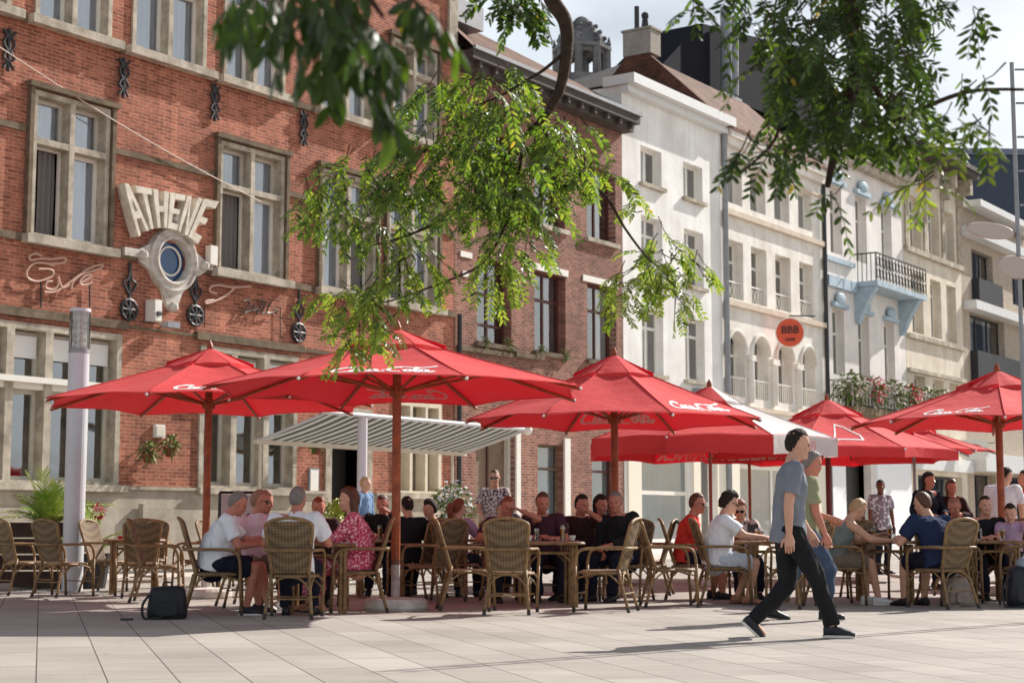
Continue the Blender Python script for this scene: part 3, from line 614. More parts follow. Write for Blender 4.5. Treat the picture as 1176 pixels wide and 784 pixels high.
# ---- house 5: pale with light blue details
h5 = house('blue_trimmed_house', 'pale house with light blue trim, an iron balcony and flower boxes', 0)
a0, a1 = 34.9, 43.05
c5 = [(35.6,36.7), (38.05,39.15), (40.7,41.8)]
holes = [(a, b, 11.1, 13.7) for a, b in c5]+[(a, b, 6.5, 9.0) for a, b in c5]+[(36.3,39.0,.1,3.3)]
wall(h5, a0, a1, 0, 15.2, holes, blue_white, depth=.3)
for i, (a, b) in enumerate(c5):
    for c, d in ((11.1,13.7), (6.5,9.0)):
        w = win(h5, a, b, c, d, y=.3, w=.09, cols=1, rows=(d-.9,), cur='grey', cfrac=[(.55,.95)])
        g = MB(); g.box(a-.15, b+.15, -.18, -.003, d+.03, d+.2); g.ball(((a+b)/2, -.12, d+.38), (.42,.14,.24), 10, 6); g.build('window_head', blue_trim, w)
add_rel(h5, 'string_course', blue_trim, [(a0+.05, 37.6, -.14, -.003, 10.72, 10.9), (a0+.05, 37.6, -.2, -.003, 9.75, 10.15)])
g = MB(); g.box(37.65, a1-.1, -1.0, -.003, 10.0, 10.2)
for x in (37.9, 42.5):
    g.loft([[(x+dx, y, z) for dx, y, z in ((-.18, -.9, 9.99), (.18, -.9, 9.99), (.18, -.003, 9.99), (-.18, -.003, 9.99))], [(x+dx, y, z) for dx, y, z in ((-.18, -.45, 9.3), (.18, -.45, 9.3), (.18, -.003, 9.3), (-.18, -.003, 9.3))], [(x+dx, y, z) for dx, y, z in ((-.14, -.15, 8.6), (.14, -.15, 8.6), (.14, -.003, 8.6), (-.14, -.003, 8.6))]])
o = g.build('balcony', blue_trim, h5)
def iron_rail(x0, x1, y, z0, h_, parent, m=iron, depth=1.0):
    g = MB(); g.box(x0, x1, y-.02, y+.02, z0+h_, z0+h_+.05); n = int((x1-x0)/.32)
    for k in range(n+1):
        x = x0+(x1-x0)*k/n; g.box(x-.012, x+.012, y-.012, y+.012, z0, z0+h_-.003)
        if k < n:
            cx = x+(x1-x0)/n/2
            for cz in (.28, .72): g.tube([(cx+.13*math.cos(t*PI/4), y, z0+h_*cz+.18*h_*math.sin(t*PI/4)) for t in range(9)], .02, 4)
    for t in range(5): yy = y+.03+t*depth/5; g.box(x0-.012, x0+.012, yy, yy+.025, z0, z0+h_-.003)
    g.box(x0-.02, x0+.02, y+.025, y+depth, z0+h_, z0+h_+.05)
    g.build('railing', m, parent)
iron_rail(37.7, 43.0, -.95, 10.2, 1.05, o, depth=.9)
g = MB(); g.box(a0, a1, -.3, -.003, 14.7, 15.0); g.box(a0, a1, -.45, -.003, 15.003, 15.2); g.build('cornice', stone, h5)
roof_slab(h5, a0, a1, 15.22, 17.5, 4.0, slate, over=.4)
o = MB().box(35.0, 46.2, -1.05, -.003, 5.0, 5.25).build('flower_balcony', mat('brown_slab', srgb(110, 92, 66), .8, var=.2), h5)
iron_rail(35.0, 46.2, -1.0, 5.25, .95, o, mat('pale_iron', srgb(170, 164, 156), .6), depth=.9)
o = MB().box(36.3, 39.0, .5, .55, .1, 3.3).build('door', mat('dark_door', (.02, .018, .016)), h5)
add_rel(h5, 'shopfront', mat('white_boards', srgb(236, 238, 240), .6), [(39.3, 42.9, -.14, -.003, .1, 3.5), (35.0, 36.2, -.14, -.003, .1, 3.5), (36.2, 39.3, -.1, -.003, 3.3, 3.5)])

# ---- house 6: sand yellow
h6 = house('sand_yellow_house', 'narrow sand yellow house with a heavy bracketed cornice', 0)
a0, a1 = 43.1, 50.1
c6 = [(43.9,45.2), (46.1,47.4), (48.1,49.3)]
holes = [(a, b, c, d) for a, b in c6 for c, d in ((12.5,14.7), (8.9,11.4), (5.6,7.1))]+[(44.0,49.4,.2,3.0)]
wall(h6, a0, a1, 0, 16.3, holes, yellow_wall, depth=.35)
for a, b in c6:
    for c, d in ((12.5,14.7), (8.9,11.4), (5.6,7.1)): win(h6, a, b, c, d, y=.35, w=.1, cols=1 if d < 8 else 2, rows=(d-.6,) if d > 8 else (), cur='white', cfrac=[(0,.35)])
add_rel(h6, 'string_course', stone, [(a0, a1, -.2, -.003, 12.2, 12.42), (a0, a1, -.18, -.003, 8.6, 8.78), (a0, a1, -.15, -.003, 7.2, 7.35)])
g = MB()
for x in (43.4, 45.6, 47.8, 49.8):
    g = MB(); g.box(x-.17, x+.17, -.7, -.003, 15.6, 16.3); g.box(x-.14, x+.14, -.35, -.003, 15.1, 15.597); g.box(x-.16, x+.16, -.08, -.003, 12.43, 15.09)
    g.build('bracket', stone, h6)
g = MB(); g.box(a0-.05, a1+.1, -.95, .6, 16.303, 16.55); g.box(a0-.08, a1+.12, -1.05, .6, 16.553, 16.75); g.build('cornice', mat('dark_cornice', (.1, .09, .08)), h6)
MB().box(a0, a1, .6, 8, 16.2, 16.5).build('roof', slate, h6)
win(h6, 44.0, 49.4, .2, 3.0, y=.4, w=.12, cols=3, cur=None, fm=iron, name='shop_window')
add_rel(h6, 'shopfront', grey_gutter, [(a0, a1, -.3, -.003, 3.2, 3.75)])

# ---- house 7: brown stucco, modern
h7 = house('stucco_house', 'modern brown stucco block with white ledges and black balconies at the right edge', 0)
a0, a1 = 50.12, 66
holes = [(51.6,54.6,11.9,13.5), (51.1,56.0,8.7,10.5), (57.5,60.5,11.6,13.5), (51.0,54.0,.2,3.2), (56.0,60.0,.2,3.2)]
wall(h7, a0, a1, 0, 15.5, holes, stucco, depth=.4)
for a, b, c, d in holes[:3]:
    w = win(h7, a, b, c, d, y=.3, w=.1, cols=3, cur='white', cfrac=[(.1,.3),(.6,.8)], fm=iron)
for a, b, c, d in holes[3:]: win(h7, a, b, c, d, y=.4, w=.1, cols=2, cur=None, fm=iron, name='shop_window')
add_rel(h7, 'balcony_panel', mat('black_panel', (.025, .026, .03), .5), [(51.5, 54.9, -.35, -.003, 10.95, 12.1), (51.0, 57.2, -.35, -.003, 6.6, 8.75)])
add_rel(h7, 'ledge', grey_gutter, [(50.3, a1, -.6, -.003, 13.9, 14.35), (50.3, a1, -.6, -.003, 10.55, 10.95), (50.3, a1, -.8, -.003, 3.3, 4.1)])
MB().box(a0, a1, -.1, 8, 15.503, 15.65).build('roof', zinc, h7)
MB().box(50.4, 60, -.9, -.103, 15.2, 15.5).build('gutter', grey_gutter, h7)

# ---- roofs and tower behind
e = empty('slate_roofed_block', FP0, FROT, 'tall black slate roof behind the tiled roof of the cream house', 'building')
g = MB(); g.box(36, 52, 12.1, 14.9, 0, 15); g.build('wall', stone_dark, e)
prof = [(31.2, 17.4), (33.4, 20.6), (36.0, 24.3), (50, 24.8), (53, 17.4)]
P = [onwall(755, 80, -12), onwall(783, 50, -12), onwall(806, 27, -12), onwall(840, 36, -12), onwall(930, 58, -12), onwall(1010, 210, -12), onwall(755, 200, -12)]
g = MB(); g.loft([[(p.x+.0, y, p.z) for p in P] for y in (12, 15)]); g.build('roof', mat('black_slate', srgb(32, 32, 38), .9, .1, var=.12, vscale=.8), e)
c = onwall(833, 75, -11.6); t_ = onwall(833, 12, -11.6)
g = MB(); g.tube([(c.x-.35,11.4,c.z-1.5),(t_.x-.35,11.4,t_.z)], .28, 10); g.tube([(c.x+.4,11.4,c.z-1.5),(t_.x+.4,11.4,t_.z-.3)], .28, 10); g.box(c.x-1.0, c.x+1.0, 11.2, 11.99, c.z-2.6, c.z-1.6); g.build('flue', zinc, e)
e = empty('dark_roofed_house', FP0, FROT, 'dark pitched slate roof between the brown brick house and the chimneyed gable', 'building')
P = [onwall(590, 160, -9), onwall(637, 100, -9), onwall(713, 74, -9), onwall(735, 78, -9), onwall(760, 160, -9)]
MB().loft([[(p.x, 9, p.z) for p in P], [(p.x+2, 13, p.z-1.2) for p in P]]).build('roof', slate, e)
MB().box(20, 30, 9.2, 15, 0, 14.5).build('wall', stone_dark, e)
e = empty('blue_grey_block', (at(1072, 172, 100).x, 100, 0), R(3), 'large flat blue grey clad building behind the houses at the right', 'building')
g = MB(); g.box(0, 45, 0, 25, 0, 24.2); g.build('wall', blue_clad, e)
MB().box(-.2, 45.2, -.2, 25, 24.203, 24.6).build('roof', mat('pale_roof_edge', srgb(110, 120, 135), .6), e)
def tower():
    c = at(668, 60, 230); c.z = 0; e = empty('church_tower', c, R(12), 'grey stone church tower with open belfry and domed top beyond the roofs', 'tower')
    m = mat('tower_stone', srgb(128, 126, 126), .9, .2, col2=srgb(88, 86, 86), vscale=.25, bump=.4, bscale=2)
    def oc(r_, z, n=8): return [(r_*math.cos(2*PI*(j+.5)/n), r_*math.sin(2*PI*(j+.5)/n), z) for j in range(n)]
    g = MB(); g.loft([oc(4.9,0), oc(4.9,58), oc(5.2,58.2), oc(5.2,59.4), oc(4.4,59.8), oc(4.4,60.6)]); o = g.build('shaft', m, e); o.scale.z = 1.0825
    g = MB()
    for j in range(8):
        a_ = 2*PI*(j+.5)/8; x, y = 3.6*math.cos(a_), 3.6*math.sin(a_)
        g.tube([(x,y,60.6),(x,y,66)], .62, 6); g.tube([(x*1.12,y*1.12,60.6),(x*1.12,y*1.12,67.2)], [.35,.3], 5); g.tube([(x*1.12,y*1.12,67.2),(x*1.12,y*1.12,68.8)], [.42,.04], 5)
    for j in range(8):
        a0_, a1_ = 2*PI*(j+.5)/8, 2*PI*(j+1.5)/8
        p, q_ = Vector((3.6*math.cos(a0_), 3.6*math.sin(a0_), 0)), Vector((3.6*math.cos(a1_), 3.6*math.sin(a1_), 0))
        for t in range(8):
            x0, x1 = p.lerp(q_, t/8), p.lerp(q_, (t+1)/8); z0 = 64.0+1.3*math.sin(PI*t/8); z1 = 64.0+1.3*math.sin(PI*(t+1)/8)
            g.add([(x0.x,x0.y,z0),(x1.x,x1.y,z1),(x1.x,x1.y,66),(x0.x,x0.y,66)], [(0,1,2,3)])
    g.tube([(0,0,60),(0,0,66)], .8, 8); o = g.build('belfry', m, e); o.scale.z = .76; o.location.z = 19.5
    g = MB(); g.loft([oc(4.4,66), oc(4.4,66.8), oc(3.7,67), oc(3.5,68.4), oc(3.1,69.6), oc(2.4,70.9), oc(2.0,71.4), oc(2.1,71.7), oc(1.5,73), oc(.9,74), oc(.2,74.6)])
    for j in range(8):
        a_ = 2*PI*(j+.5)/8
        for r_, z in ((3.7,67.5),(3.4,69),(2.7,70.6),(2.1,72)): g.ball((r_*math.cos(a_), r_*math.sin(a_), z), (.4,.4,.55), 6, 5)
    o = g.build('dome', m, e); o.scale.z = .63; o.location.z = 28.1
tower()
# street lamp at the right edge, with oval lamp heads, and mast
def right_mast():
    b = at(1170, 300, 16); e = empty('lamp_mast', (b.x, 16, 0), 0, 'slim grey ladder-like mast at the right edge carrying pale oval discs', 'mast')
    zt = at(1170, 72, 16).z; g = MB(); g.tube([(0,0,0),(0,0,zt)], .022, 8); g.tube([(.2,0,0),(.2,0,zt)], .022, 8); g.build('pole', zinc, e)
    g = MB()
    for k in range(int(zt/.35)): g.tube([(.03,0,.3+k*.35),(.19,0,.3+k*.35)], .012, 5)
    g.build('rung', zinc, e)
    m = mat('pale_pink_disc', srgb(190, 174, 166), .7)
    for px, py, rx, rz_ in ((1137, 265, .25, .085), (1166, 307, .19, .12)):
        p = at(px, py, 16)-e.location
        g = MB(); n = 24; g.loft([[(p.x+rx*k*math.cos(2*PI*j/n), y, p.z+rz_*k*math.sin(2*PI*j/n)-.12*rx*math.cos(2*PI*j/n)) for j in range(n)] for k, y in ((.9,-.03),(1,0),(.9,.03))]); o = g.build('disc', m, e, smooth=False)
        g = MB(); g.tube(smooth_path([(p.x+rx*.9, 0, p.z), ((p.x+rx)*.5, .05, p.z-.05), (0, 0, p.z-.03)], 3), .02, 6); g.build('arm', zinc, e)
right_mast()
# round orange projecting sign on the cream house, white oval sign on the stucco house
def text(body, size, m, parent, loc, rot, ext=.01, name='lettering', shear=0, bold=.01, align='CENTER', sx=1):
    c = bpy.data.curves.new(name, 'FONT'); c.body = body; c.size = size; c.extrude = ext; c.offset = bold; c.shear = shear; c.align_x = align; c.align_y = 'CENTER'; c.materials.append(m)
    o = bpy.data.objects.new(name, c); scene.collection.objects.link(o); o.parent = parent; o.location = loc; o.rotation_euler = rot; o.scale = (sx, 1, 1); return o
p = onwall(907, 382, .9)
e = empty('round_sign', FP0+FD*p.x+FN*.9+Vector((0,0,p.z)), FROT-R(62), 'round orange sign with dark letters projecting from the cream house', 'sign')
n = 32
MB().loft([[(.46*k*math.cos(2*PI*j/n), y, .48*k*math.sin(2*PI*j/n)) for j in range(n)] for k, y in ((.97,-.09),(1,-.07),(1,.07),(.97,.09))]).build('disc', mat('orange_enamel', srgb(214, 84, 48), .4), e)
MB().loft([[(.49*math.cos(2*PI*j/n), y, .51*math.sin(2*PI*j/n)) for j in range(n)] for y in (-.06,.06)]).build('rim', white_paint, e)
text('BBB', .36, brown_frame, e, (0,-.11,.08), (PI/2,0,0), ext=.012, bold=.004); text('CAFE', .14, brown_frame, e, (0,-.11,-.25), (PI/2,0,0), ext=.012, bold=.002)
MB().tube([(0,.0,.58),(.9,.5,.62)], .025, 6).build('bracket', iron, e)
p = onwall(1118, 516, .9)
e = empty('oval_sign', FP0+FD*p.x+FN*.9+Vector((0,0,p.z)), FROT-R(55), 'white box sign with a red oval above the stucco house shopfront', 'sign')
MB().box(-.5,.5,-.1,.1,-.42,.42).box(-.62,-.503,-.06,.06,-.3,.3).box(.503,.62,-.06,.06,-.3,.3).build('box', white_paint, e)
MB().loft([[(.34*math.cos(2*PI*j/n), y, .02+(.2 if math.sin(2*PI*j/n)>0 else .12)*math.sin(2*PI*j/n)) for j in range(n)] for y in (-.103,-.12)]).build('badge', mat('sign_red', srgb(190, 60, 60), .5), e)
MB().tube([(.5,0,.3),(1.0,.3,.3)], .03, 6).build('bracket', iron, e)
# flowers on the long balcony
fm = [leafm, mat('pink_petal', srgb(220, 70, 90), .6), mat('white_petal', srgb(225, 205, 200), .6)]
for k, (x, col, lab) in enumerate([(35.3, 2, 'leafy pot plant at the left end of the flower balcony'), (37.2, 1, 'pot of bright pink flowers on the balcony, left of the other pink one'), (39.3, 2, 'whitish flowering plant in the middle of the balcony'), (41.0, 1, 'pot of bright pink flowers on the balcony, right of the other pink one'), (43.0, 2, 'broad green plant with pale blooms on the balcony, right of the pink pots'), (45.0, 2, 'dark bushy plant at the right end of the flower balcony')]):
    e = empty('balcony_plant', FP0+FD*x+FN*.75+Vector((0,0,5.26)), FROT, lab, 'plant', 'plants along the flower balcony')
    MB().loft([[(r_*math.cos(a*PI/6), r_*math.sin(a*PI/6), z) for a in range(12)] for r_, z in ((.16,0),(.22,.3))]).build('pot', iron, e)
    g = MB(); leaf_tuft(g, (0,0,.62), .6, 260, .24, .06, mi=0); leaf_tuft(g, (0,-.15,.72), .5, 150 if col == 1 else 90, .16, .06, mi=col)
    g.build('foliage', fm, e)
# ---------------------------------------------------------------- street furniture
red_top = fabric_mat('red_canopy', (.8, .07, .07), (.5, .004, .015), .27)
white_top = fabric_mat('white_canopy', (.8, .78, .76), (.7, .6, .55), .3)
wood = mat('varnished_wood', srgb(168, 88, 48), .5, .4, col2=srgb(122, 58, 32), vscale=9)
white_ink = mat('white_print', (.85, .8, .78), .7, .2); hem_ink = fabric_mat('hem_print', (.9,.88,.86), (.95,.93,.9), .8)
ink_ghost = fabric_mat('faded_white_print', (.8, .62, .6), (.8, .35, .32), .4)
concrete = mat('pale_concrete', srgb(226, 222, 214), .85, .2, col2=srgb(186, 180, 170), vscale=5, bump=.3, bscale=40)
steel = mat('painted_steel', srgb(198, 198, 202), .35, .5, var=.05)

# flowing script written as brush strokes; u runs along the word, v up
def arc(cx, cy, rx, ry, a0, a1, n=14): return [(cx+rx*math.cos(R(a0+(a1-a0)*k/n)), cy+ry*math.sin(R(a0+(a1-a0)*k/n))) for k in range(n+1)]
SCRIPT = [
    arc(1.0, .62, .75, .62, 60, 300), [(1.32, .1), (1.9, -.02), (3.2, .0), (4.6, -.1)], [(.6, 1.25), (1.2, 1.5), (1.7, 1.3), (1.4, .95)],
    arc(1.95, .42, .27, .3, 0, 360), arc(2.7, .42, .28, .3, 50, 310), arc(3.35, .42, .27, .3, 20, 360), [(3.65, .75), (3.62, .2), (3.8, .08), (4.0, .3)],
    [(4.15, .42), (4.55, .5)],
    arc(5.4, .62, .72, .62, 60, 300), [(5.0, 1.25), (5.8, 1.45), (7.0, 1.2), (8.4, 1.35), (9.0, 1.55)],
    arc(6.35, .42, .27, .3, 0, 360), [(6.7, .3), (7.2, 1.1), (7.05, 1.35), (6.95, .9), (6.95, .2), (7.15, .08), (7.35, .3)], arc(7.65, .42, .27, .3, 20, 360), [(7.95, .75), (7.92, .2), (8.1, .06), (8.5, .35)]]
def script_on(fn, u0, u1, v0, v1, m, parent, name='lettering', slant=.25, wd=.16):
    """fn(u, v) -> surface point; strokes become a thin raised band"""
    g = MB()
    for st in SCRIPT:
        p = smooth_path([(x+slant*y, y, 0) for x, y in st], 2) if len(st) < 10 else [Vector((x+slant*y, y, 0)) for x, y in st]
        vs = []
        for i, q_ in enumerate(p):
            t = (p[min(i+1, len(p)-1)]-p[max(i-1, 0)]).normalized(); nrm = Vector((-t.y, t.x, 0)); w = wd*(.55+.6*abs(t.y))
            for k in (-1, 1):
                r_ = q_+nrm*w*k; vs.append(fn(u0+(u1-u0)*(r_.x+.2)/9.6, v0+(v1-v0)*(r_.y+.2)/1.9))
        g.add(vs, [(2*i, 2*i+1, 2*i+3, 2*i+2) for i in range(len(p)-1)])
    return g.build(name, m, parent)

def umbrella(name, label, X, Y, rad, zr, za, rot, base=True, script=(), inner=(), valance=0, white=(), n=8, pole_m=None, thin=False, text_v=None, outline=None, slack=1.0, vent=True):
    e = empty(name, (X, Y, 0), 0, label, 'parasol', 'big parasols over the terrace')
    pm = pole_m or wood; pr = .028 if thin else .05
    if base:
        b = MB(); pts = 28; prof = [(.34, .0), (.36, .03), (.36, .09), (.33, .125), (.1, .14)]
        b.loft([[(r_*math.cos(2*PI*j/pts), r_*math.sin(2*PI*j/pts), z) for j in range(pts)] for r_, z in prof]); b.box(-.3,-.12,.22,.32,.1,.15)
        b.build('base', concrete, e); MB().tube([(0,0,.1),(0,0,.56)], .05, 12).build('pole_sleeve', mat('worn_sleeve', srgb(196, 188, 184), .6, .3, col2=srgb(150, 140, 136), vscale=14), e)
    else:
        MB().box(-.4,.4,-.4,.4,0,.05).build('base', concrete, e)
    MB().tube([(0,0,.5 if base else .05),(0,0,za-.06)], pr, 12).build('pole', pm, e)
    ang = [rot+2*PI*k/n for k in range(n)]
    def prof(t): return za-(za-zr)*(t**.94)
    def surf(k, u_, t, off=0):
        a0_, a1_ = ang[k % n], ang[(k+1) % n]
        p = Vector((math.cos(a0_), math.sin(a0_), 0)).lerp(Vector((math.cos(a1_), math.sin(a1_), 0)), u_)
        s_ = math.sin(PI*u_)
        p = p*rad*t*(1-.035*s_*t*slack); z = prof(t)-.028*s_*math.sin(PI*min(1, t*1.02))*slack+.03*s_*t**6*slack
        z += .006*math.sin(9*u_+k*2+7*t)*t
        sl = (za-zr)/rad; nn = Vector((p.x, p.y, 0)); nn = (nn.normalized() if nn.length > 1e-6 else nn)*sl+Vector((0,0,1)); nn.normalize()
        return Vector((p.x, p.y, z))+nn*off
    g = MB()
    for k in range(n):
        mi = 1 if k in white else 0
        g.cur = mi; g.grid(lambda u_, v: surf(k, u_, .1+.9*v), 10, 8); g.grid(lambda u_, v: surf(k, u_, .04+.06*v), 2, 1)
        if valance:
            g.grid(lambda u_, v: surf(k, u_, 1)+Vector((0, 0, -valance*v)), 10, 1)
    for k in range(n):
        g.cur = 1 if (k in white and (k-1) % n in white) else 0; g.tube([surf(k, 0, .05+.95*t/8, .003) for t in range(9)], .008, 5)
        g.tube([surf(k, t/8, .985, .002) for t in range(9)], .006, 4)
    me = g.build('canopy', [red_top, white_top], e, smooth=True)
    if vent:
        g = MB(); tv = .27
        for k in range(n):
            g.cur = 1 if k in white else 0
            g.grid(lambda u_, v: surf(k, u_, .02+(tv-.02)*v, .07-.035*v+.02*math.sin(5*u_+k)*v), 8, 3)
            g.grid(lambda u_, v: surf(k, u_, tv, .035+.02*math.sin(5*u_+k))-Vector((0,0,.05*v)), 8, 1)
        g.build('vent', [red_top, white_top], e, smooth=True)
    MB().tube([(0,0,za+.03),(0,0,za+.09),(0,0,za+.13),(0,0,za+.17)], [.035,.045,.03,.008], 8).build('finial', wood, e)
    hubz = zr+(za-zr)*.18-.1
    MB().tube([(0,0,hubz-.06),(0,0,hubz+.06)], .085, 12).build('hub', wood if not thin else steel, e)
    for k in range(n):
        a_ = ang[k]; d = Vector((math.cos(a_), math.sin(a_), 0)); rr = MB()
        rr.tube([d*.06+Vector((0,0,za-.07)), d*rad*.5+Vector((0,0,prof(.5)-.035)), d*rad*1.0+Vector((0,0,zr-.03))], .018, 6)
        o = rr.build('rib', pm, e)
        MB().tube([d*.08+Vector((0,0,hubz)), d*rad*.52+Vector((0,0,prof(.52)-.045))], .017, 6).build('strut', pm, o)
        MB().ball(d*(rad+.005)+Vector((0,0,zr-.02)), .018, 8, 6).build('rib_cap', white_ink, o)
    for k, u0, u1, v0, v1 in script: script_on(lambda u_, v: surf(k, u_, 1-v, .006), u0, u1, v0, v1, white_ink, e)
    for k, u0, u1, v0, v1 in inner: script_on(lambda u_, v: surf(k, u_, 1-v, -.008), u0, u1, v0, v1, ink_ghost, e, name='inner_lettering')
    if text_v:
        for k, body, mm, side, sz, inset in text_v:
            a_ = (ang[k]+ang[(k+1) % n])/2 if k < n-1 else (ang[k]+ang[0]+2*PI)/2
            ap = rad*math.cos(PI/n)*(1-.035*slack)+.012; d = Vector((math.cos(a_), math.sin(a_), 0))
            if side < 0: ap -= .012
            text(body, sz, mm, e, (d.x*ap, d.y*ap, zr-valance*.5+inset), (PI/2, 0, a_+PI/2), ext=.002 if side > 0 else .012, bold=.008)
    if outline:
        k = outline; g = MB(); pts = [(.35,.2),(.42,.56),(.58,.5),(.72,.3),(.7,.18),(.35,.2)]
        for i in range(len(pts)-1):
            a_, b_ = Vector((*pts[i],0)), Vector((*pts[i+1],0)); t_ = (b_-a_).normalized(); nr = Vector((-t_.y, t_.x, 0))*.014
            vs = []
            for j in range(9):
                c_ = a_.lerp(b_, j/8)
                for s_ in (-1, 1): q_ = c_+nr*s_; vs.append(surf(k, q_.x, 1-q_.y, .006))
            g.add(vs, [(2*j, 2*j+1, 2*j+3, 2*j+2) for j in range(8)])
        g.build('emblem', white_ink, e)
    return e
# face toward camera is -y: panel index whose middle points at angle a
R8 = R(22.5)
umbrella('parasol', 'red parasol on a white disc base beside the woman in pink', -1.31, 18.3, 2.22, 2.44, 3.1, R8+R(0), script=((5, .08, .92, .07, .27),), inner=((1, .1, .9, .1, .3),))
umbrella('parasol', 'red parasol over the empty rattan chairs, leftmost one, behind the grey lamp post', -4.0, 21.2, 2.2, 2.5, 3.2, R8+R(14), script=((5, .1, .9, .08, .25),))
umbrella('parasol', 'red parasol with puckered vent and script inside, standing between the middle tables', 1.4, 22.0, 2.1, 2.32, 3.2, R8+R(-6), script=((6, .08, .92, .08, .27), (3, .1, .9, .08, .27)), inner=((1, .98, .02, .1, .42),))
umbrella('parasol', 'red and white parasol with deep lettered hem behind the man in white', 3.23, 26.3, 2.1, 2.28, 3.14, R(20), script=(), valance=.28, white=(6, 7), thin=True, pole_m=mat('reddish_pole', srgb(160, 84, 74), .5), base=False, text_v=((1, 'DE KONINCK', hem_ink, -1, .25, 0), (0, 'DE KONINCK', hem_ink, -1, .25, 0), (6, 'BROUWERIJ', mat('pink_print', srgb(226, 170, 165), .7), 1, .24, 0), (7, 'BROUWERIJ', mat('pink_print', srgb(226, 170, 165), .7), 1, .28, 0)))
umbrella('parasol', 'red parasol with white outlined emblem and white hem stripe behind the walking men', 5.6, 28.6, 2.25, 2.2, 3.1, R8, valance=.16, outline=5, pole_m=mat('oxblood_pole', srgb(110, 44, 38), .5), base=False)
umbrella('parasol', 'sunlit red parasol on a thin grey pole beyond the seated women, farthest right behind', 7.35, 29.5, 1.45, 2.25, 2.75, R8+R(10), thin=True, pole_m=zinc, base=False)
umbrella('parasol', 'red parasol at the right edge, its wooden pole before a white tee', 6.65, 22.0, 1.98, 2.3, 2.98, R8+R(8), script=((4, .15, .85, .08, .25),))
umbrella('parasol', 'small red parasol glimpsed under the red and white one, above the cream shopfront', 4.35, 29.6, 1.35, 2.3, 2.55, R8+R(5), thin=True, pole_m=wood, base=False, vent=False)

# striped free-standing awning by the red house
def awning():
    e = empty('striped_awning', FP0, FROT, 'grey and white striped sloping awning on posts in front of the red brick house', 'awning')
    m = fabric_mat('striped_canvas', (.5, .5, .46), (.5, .5, .44), .5); N, L = nodes(m); b = N['Principled BSDF']
    tcn = N.new('ShaderNodeTexCoord'); sp = N.new('ShaderNodeSeparateXYZ'); L.new(tcn.outputs['Object'], sp.inputs[0])
    f = N.new('ShaderNodeMath'); f.operation = 'FRACT'; k = N.new('ShaderNodeMath'); k.operation = 'MULTIPLY'; k.inputs[1].default_value = 1/.3; L.new(sp.outputs[0], k.inputs[0]); L.new(k.outputs[0], f.inputs[0])
    gt = N.new('ShaderNodeMath'); gt.operation = 'GREATER_THAN'; gt.inputs[1].default_value = .48; L.new(f.outputs[0], gt.inputs[0])
    mxn = N.new('ShaderNodeMix'); mxn.data_type = 'RGBA'; mxn.inputs[6].default_value = (.34,.34,.31,1); mxn.inputs[7].default_value = (.06,.06,.05,1)
    L.new(gt.outputs[0], mxn.inputs[0]); L.new(mxn.outputs[2], b.inputs['Base Color'])
    for nd in N:
        if nd.type == 'BSDF_TRANSLUCENT': L.new(mxn.outputs[2], nd.inputs[0])
    s0, s1 = 3.36, 10.33
    g = MB().grid(lambda u, v: (s0+(s1-s0)*u, -(1.5+1.75*v), 2.64+.46*v-.03*math.sin(PI*v)+.008*math.sin(u*40)), 40, 6)
    g.build('canvas', m, e, smooth=True)
    gb = MB(); gb.box(s0-.06, s1+.06, -1.56, -1.45, 2.55, 2.635); gb.build('front_bar', mat('cream_bar', srgb(206, 196, 178), .5), e)
    MB().tube([(s0-.05,-3.27,3.12),(s1+.05,-3.27,3.12)], .045, 8).build('roller', steel, e)
    for x in (s0+.02, s1-.02): MB().tube([(x,-1.5,2.6),(x,-3.25,3.08)], .028, 6).build('side_arm', steel, e)
    for x in (s0+.1, 9.9): MB().tube([(x,-1.5,.09),(x,-1.5,2.55)], .035, 8).build('post', mat('cream_bar', (.6,.55,.45)), e)
    MB().tube([(4.6,-3.2,.09),(4.6,-3.2,3.08)], .1, 12).build('post', mat('lilac_white_post', srgb(206, 198, 204), .5), e)
    for x in (9.75, ): MB().ball((s1+.05,-3.3,3.1), .11, 10, 8).build('end_cap', white_paint, e)
awning()

# street lamp, left
def lamp_post():
    e = empty('street_lamp', (-6.35, 23.5, 0), 0, 'thick pale grey column lamp with a clear glass top, behind the empty rattan chairs', 'street lamp')
    MB().tube([(0,0,0),(0,0,3.45)], .15, 24).build('column', steel, e, smooth=False)
    MB().tube([(0,0,3.44),(0,0,3.5)], .155, 24).build('collar', zinc, e)
    gm = glass_mat('lamp_glass', (.8,.8,.8), 1.45, .12)
    g = MB().tube([(0,0,3.5),(0,0,4.05)], .15, 24, cap=False); g.build('lamp_glass', gm, e)
    g = MB()
    for k in range(5): g.tube([(0,0,3.52+k*.1),(0,0,3.56+k*.1)], [.1,.1], 16)
    g.tube([(0,0,3.5),(0,0,4.03)], .035, 8); g.build('louvre', mat('lamp_louvre', srgb(206,190,182), .4), e)
    MB().tube([(0,0,4.05),(0,0,4.1)], [.155,.15], 24).build('cap', steel, e)
lamp_post()

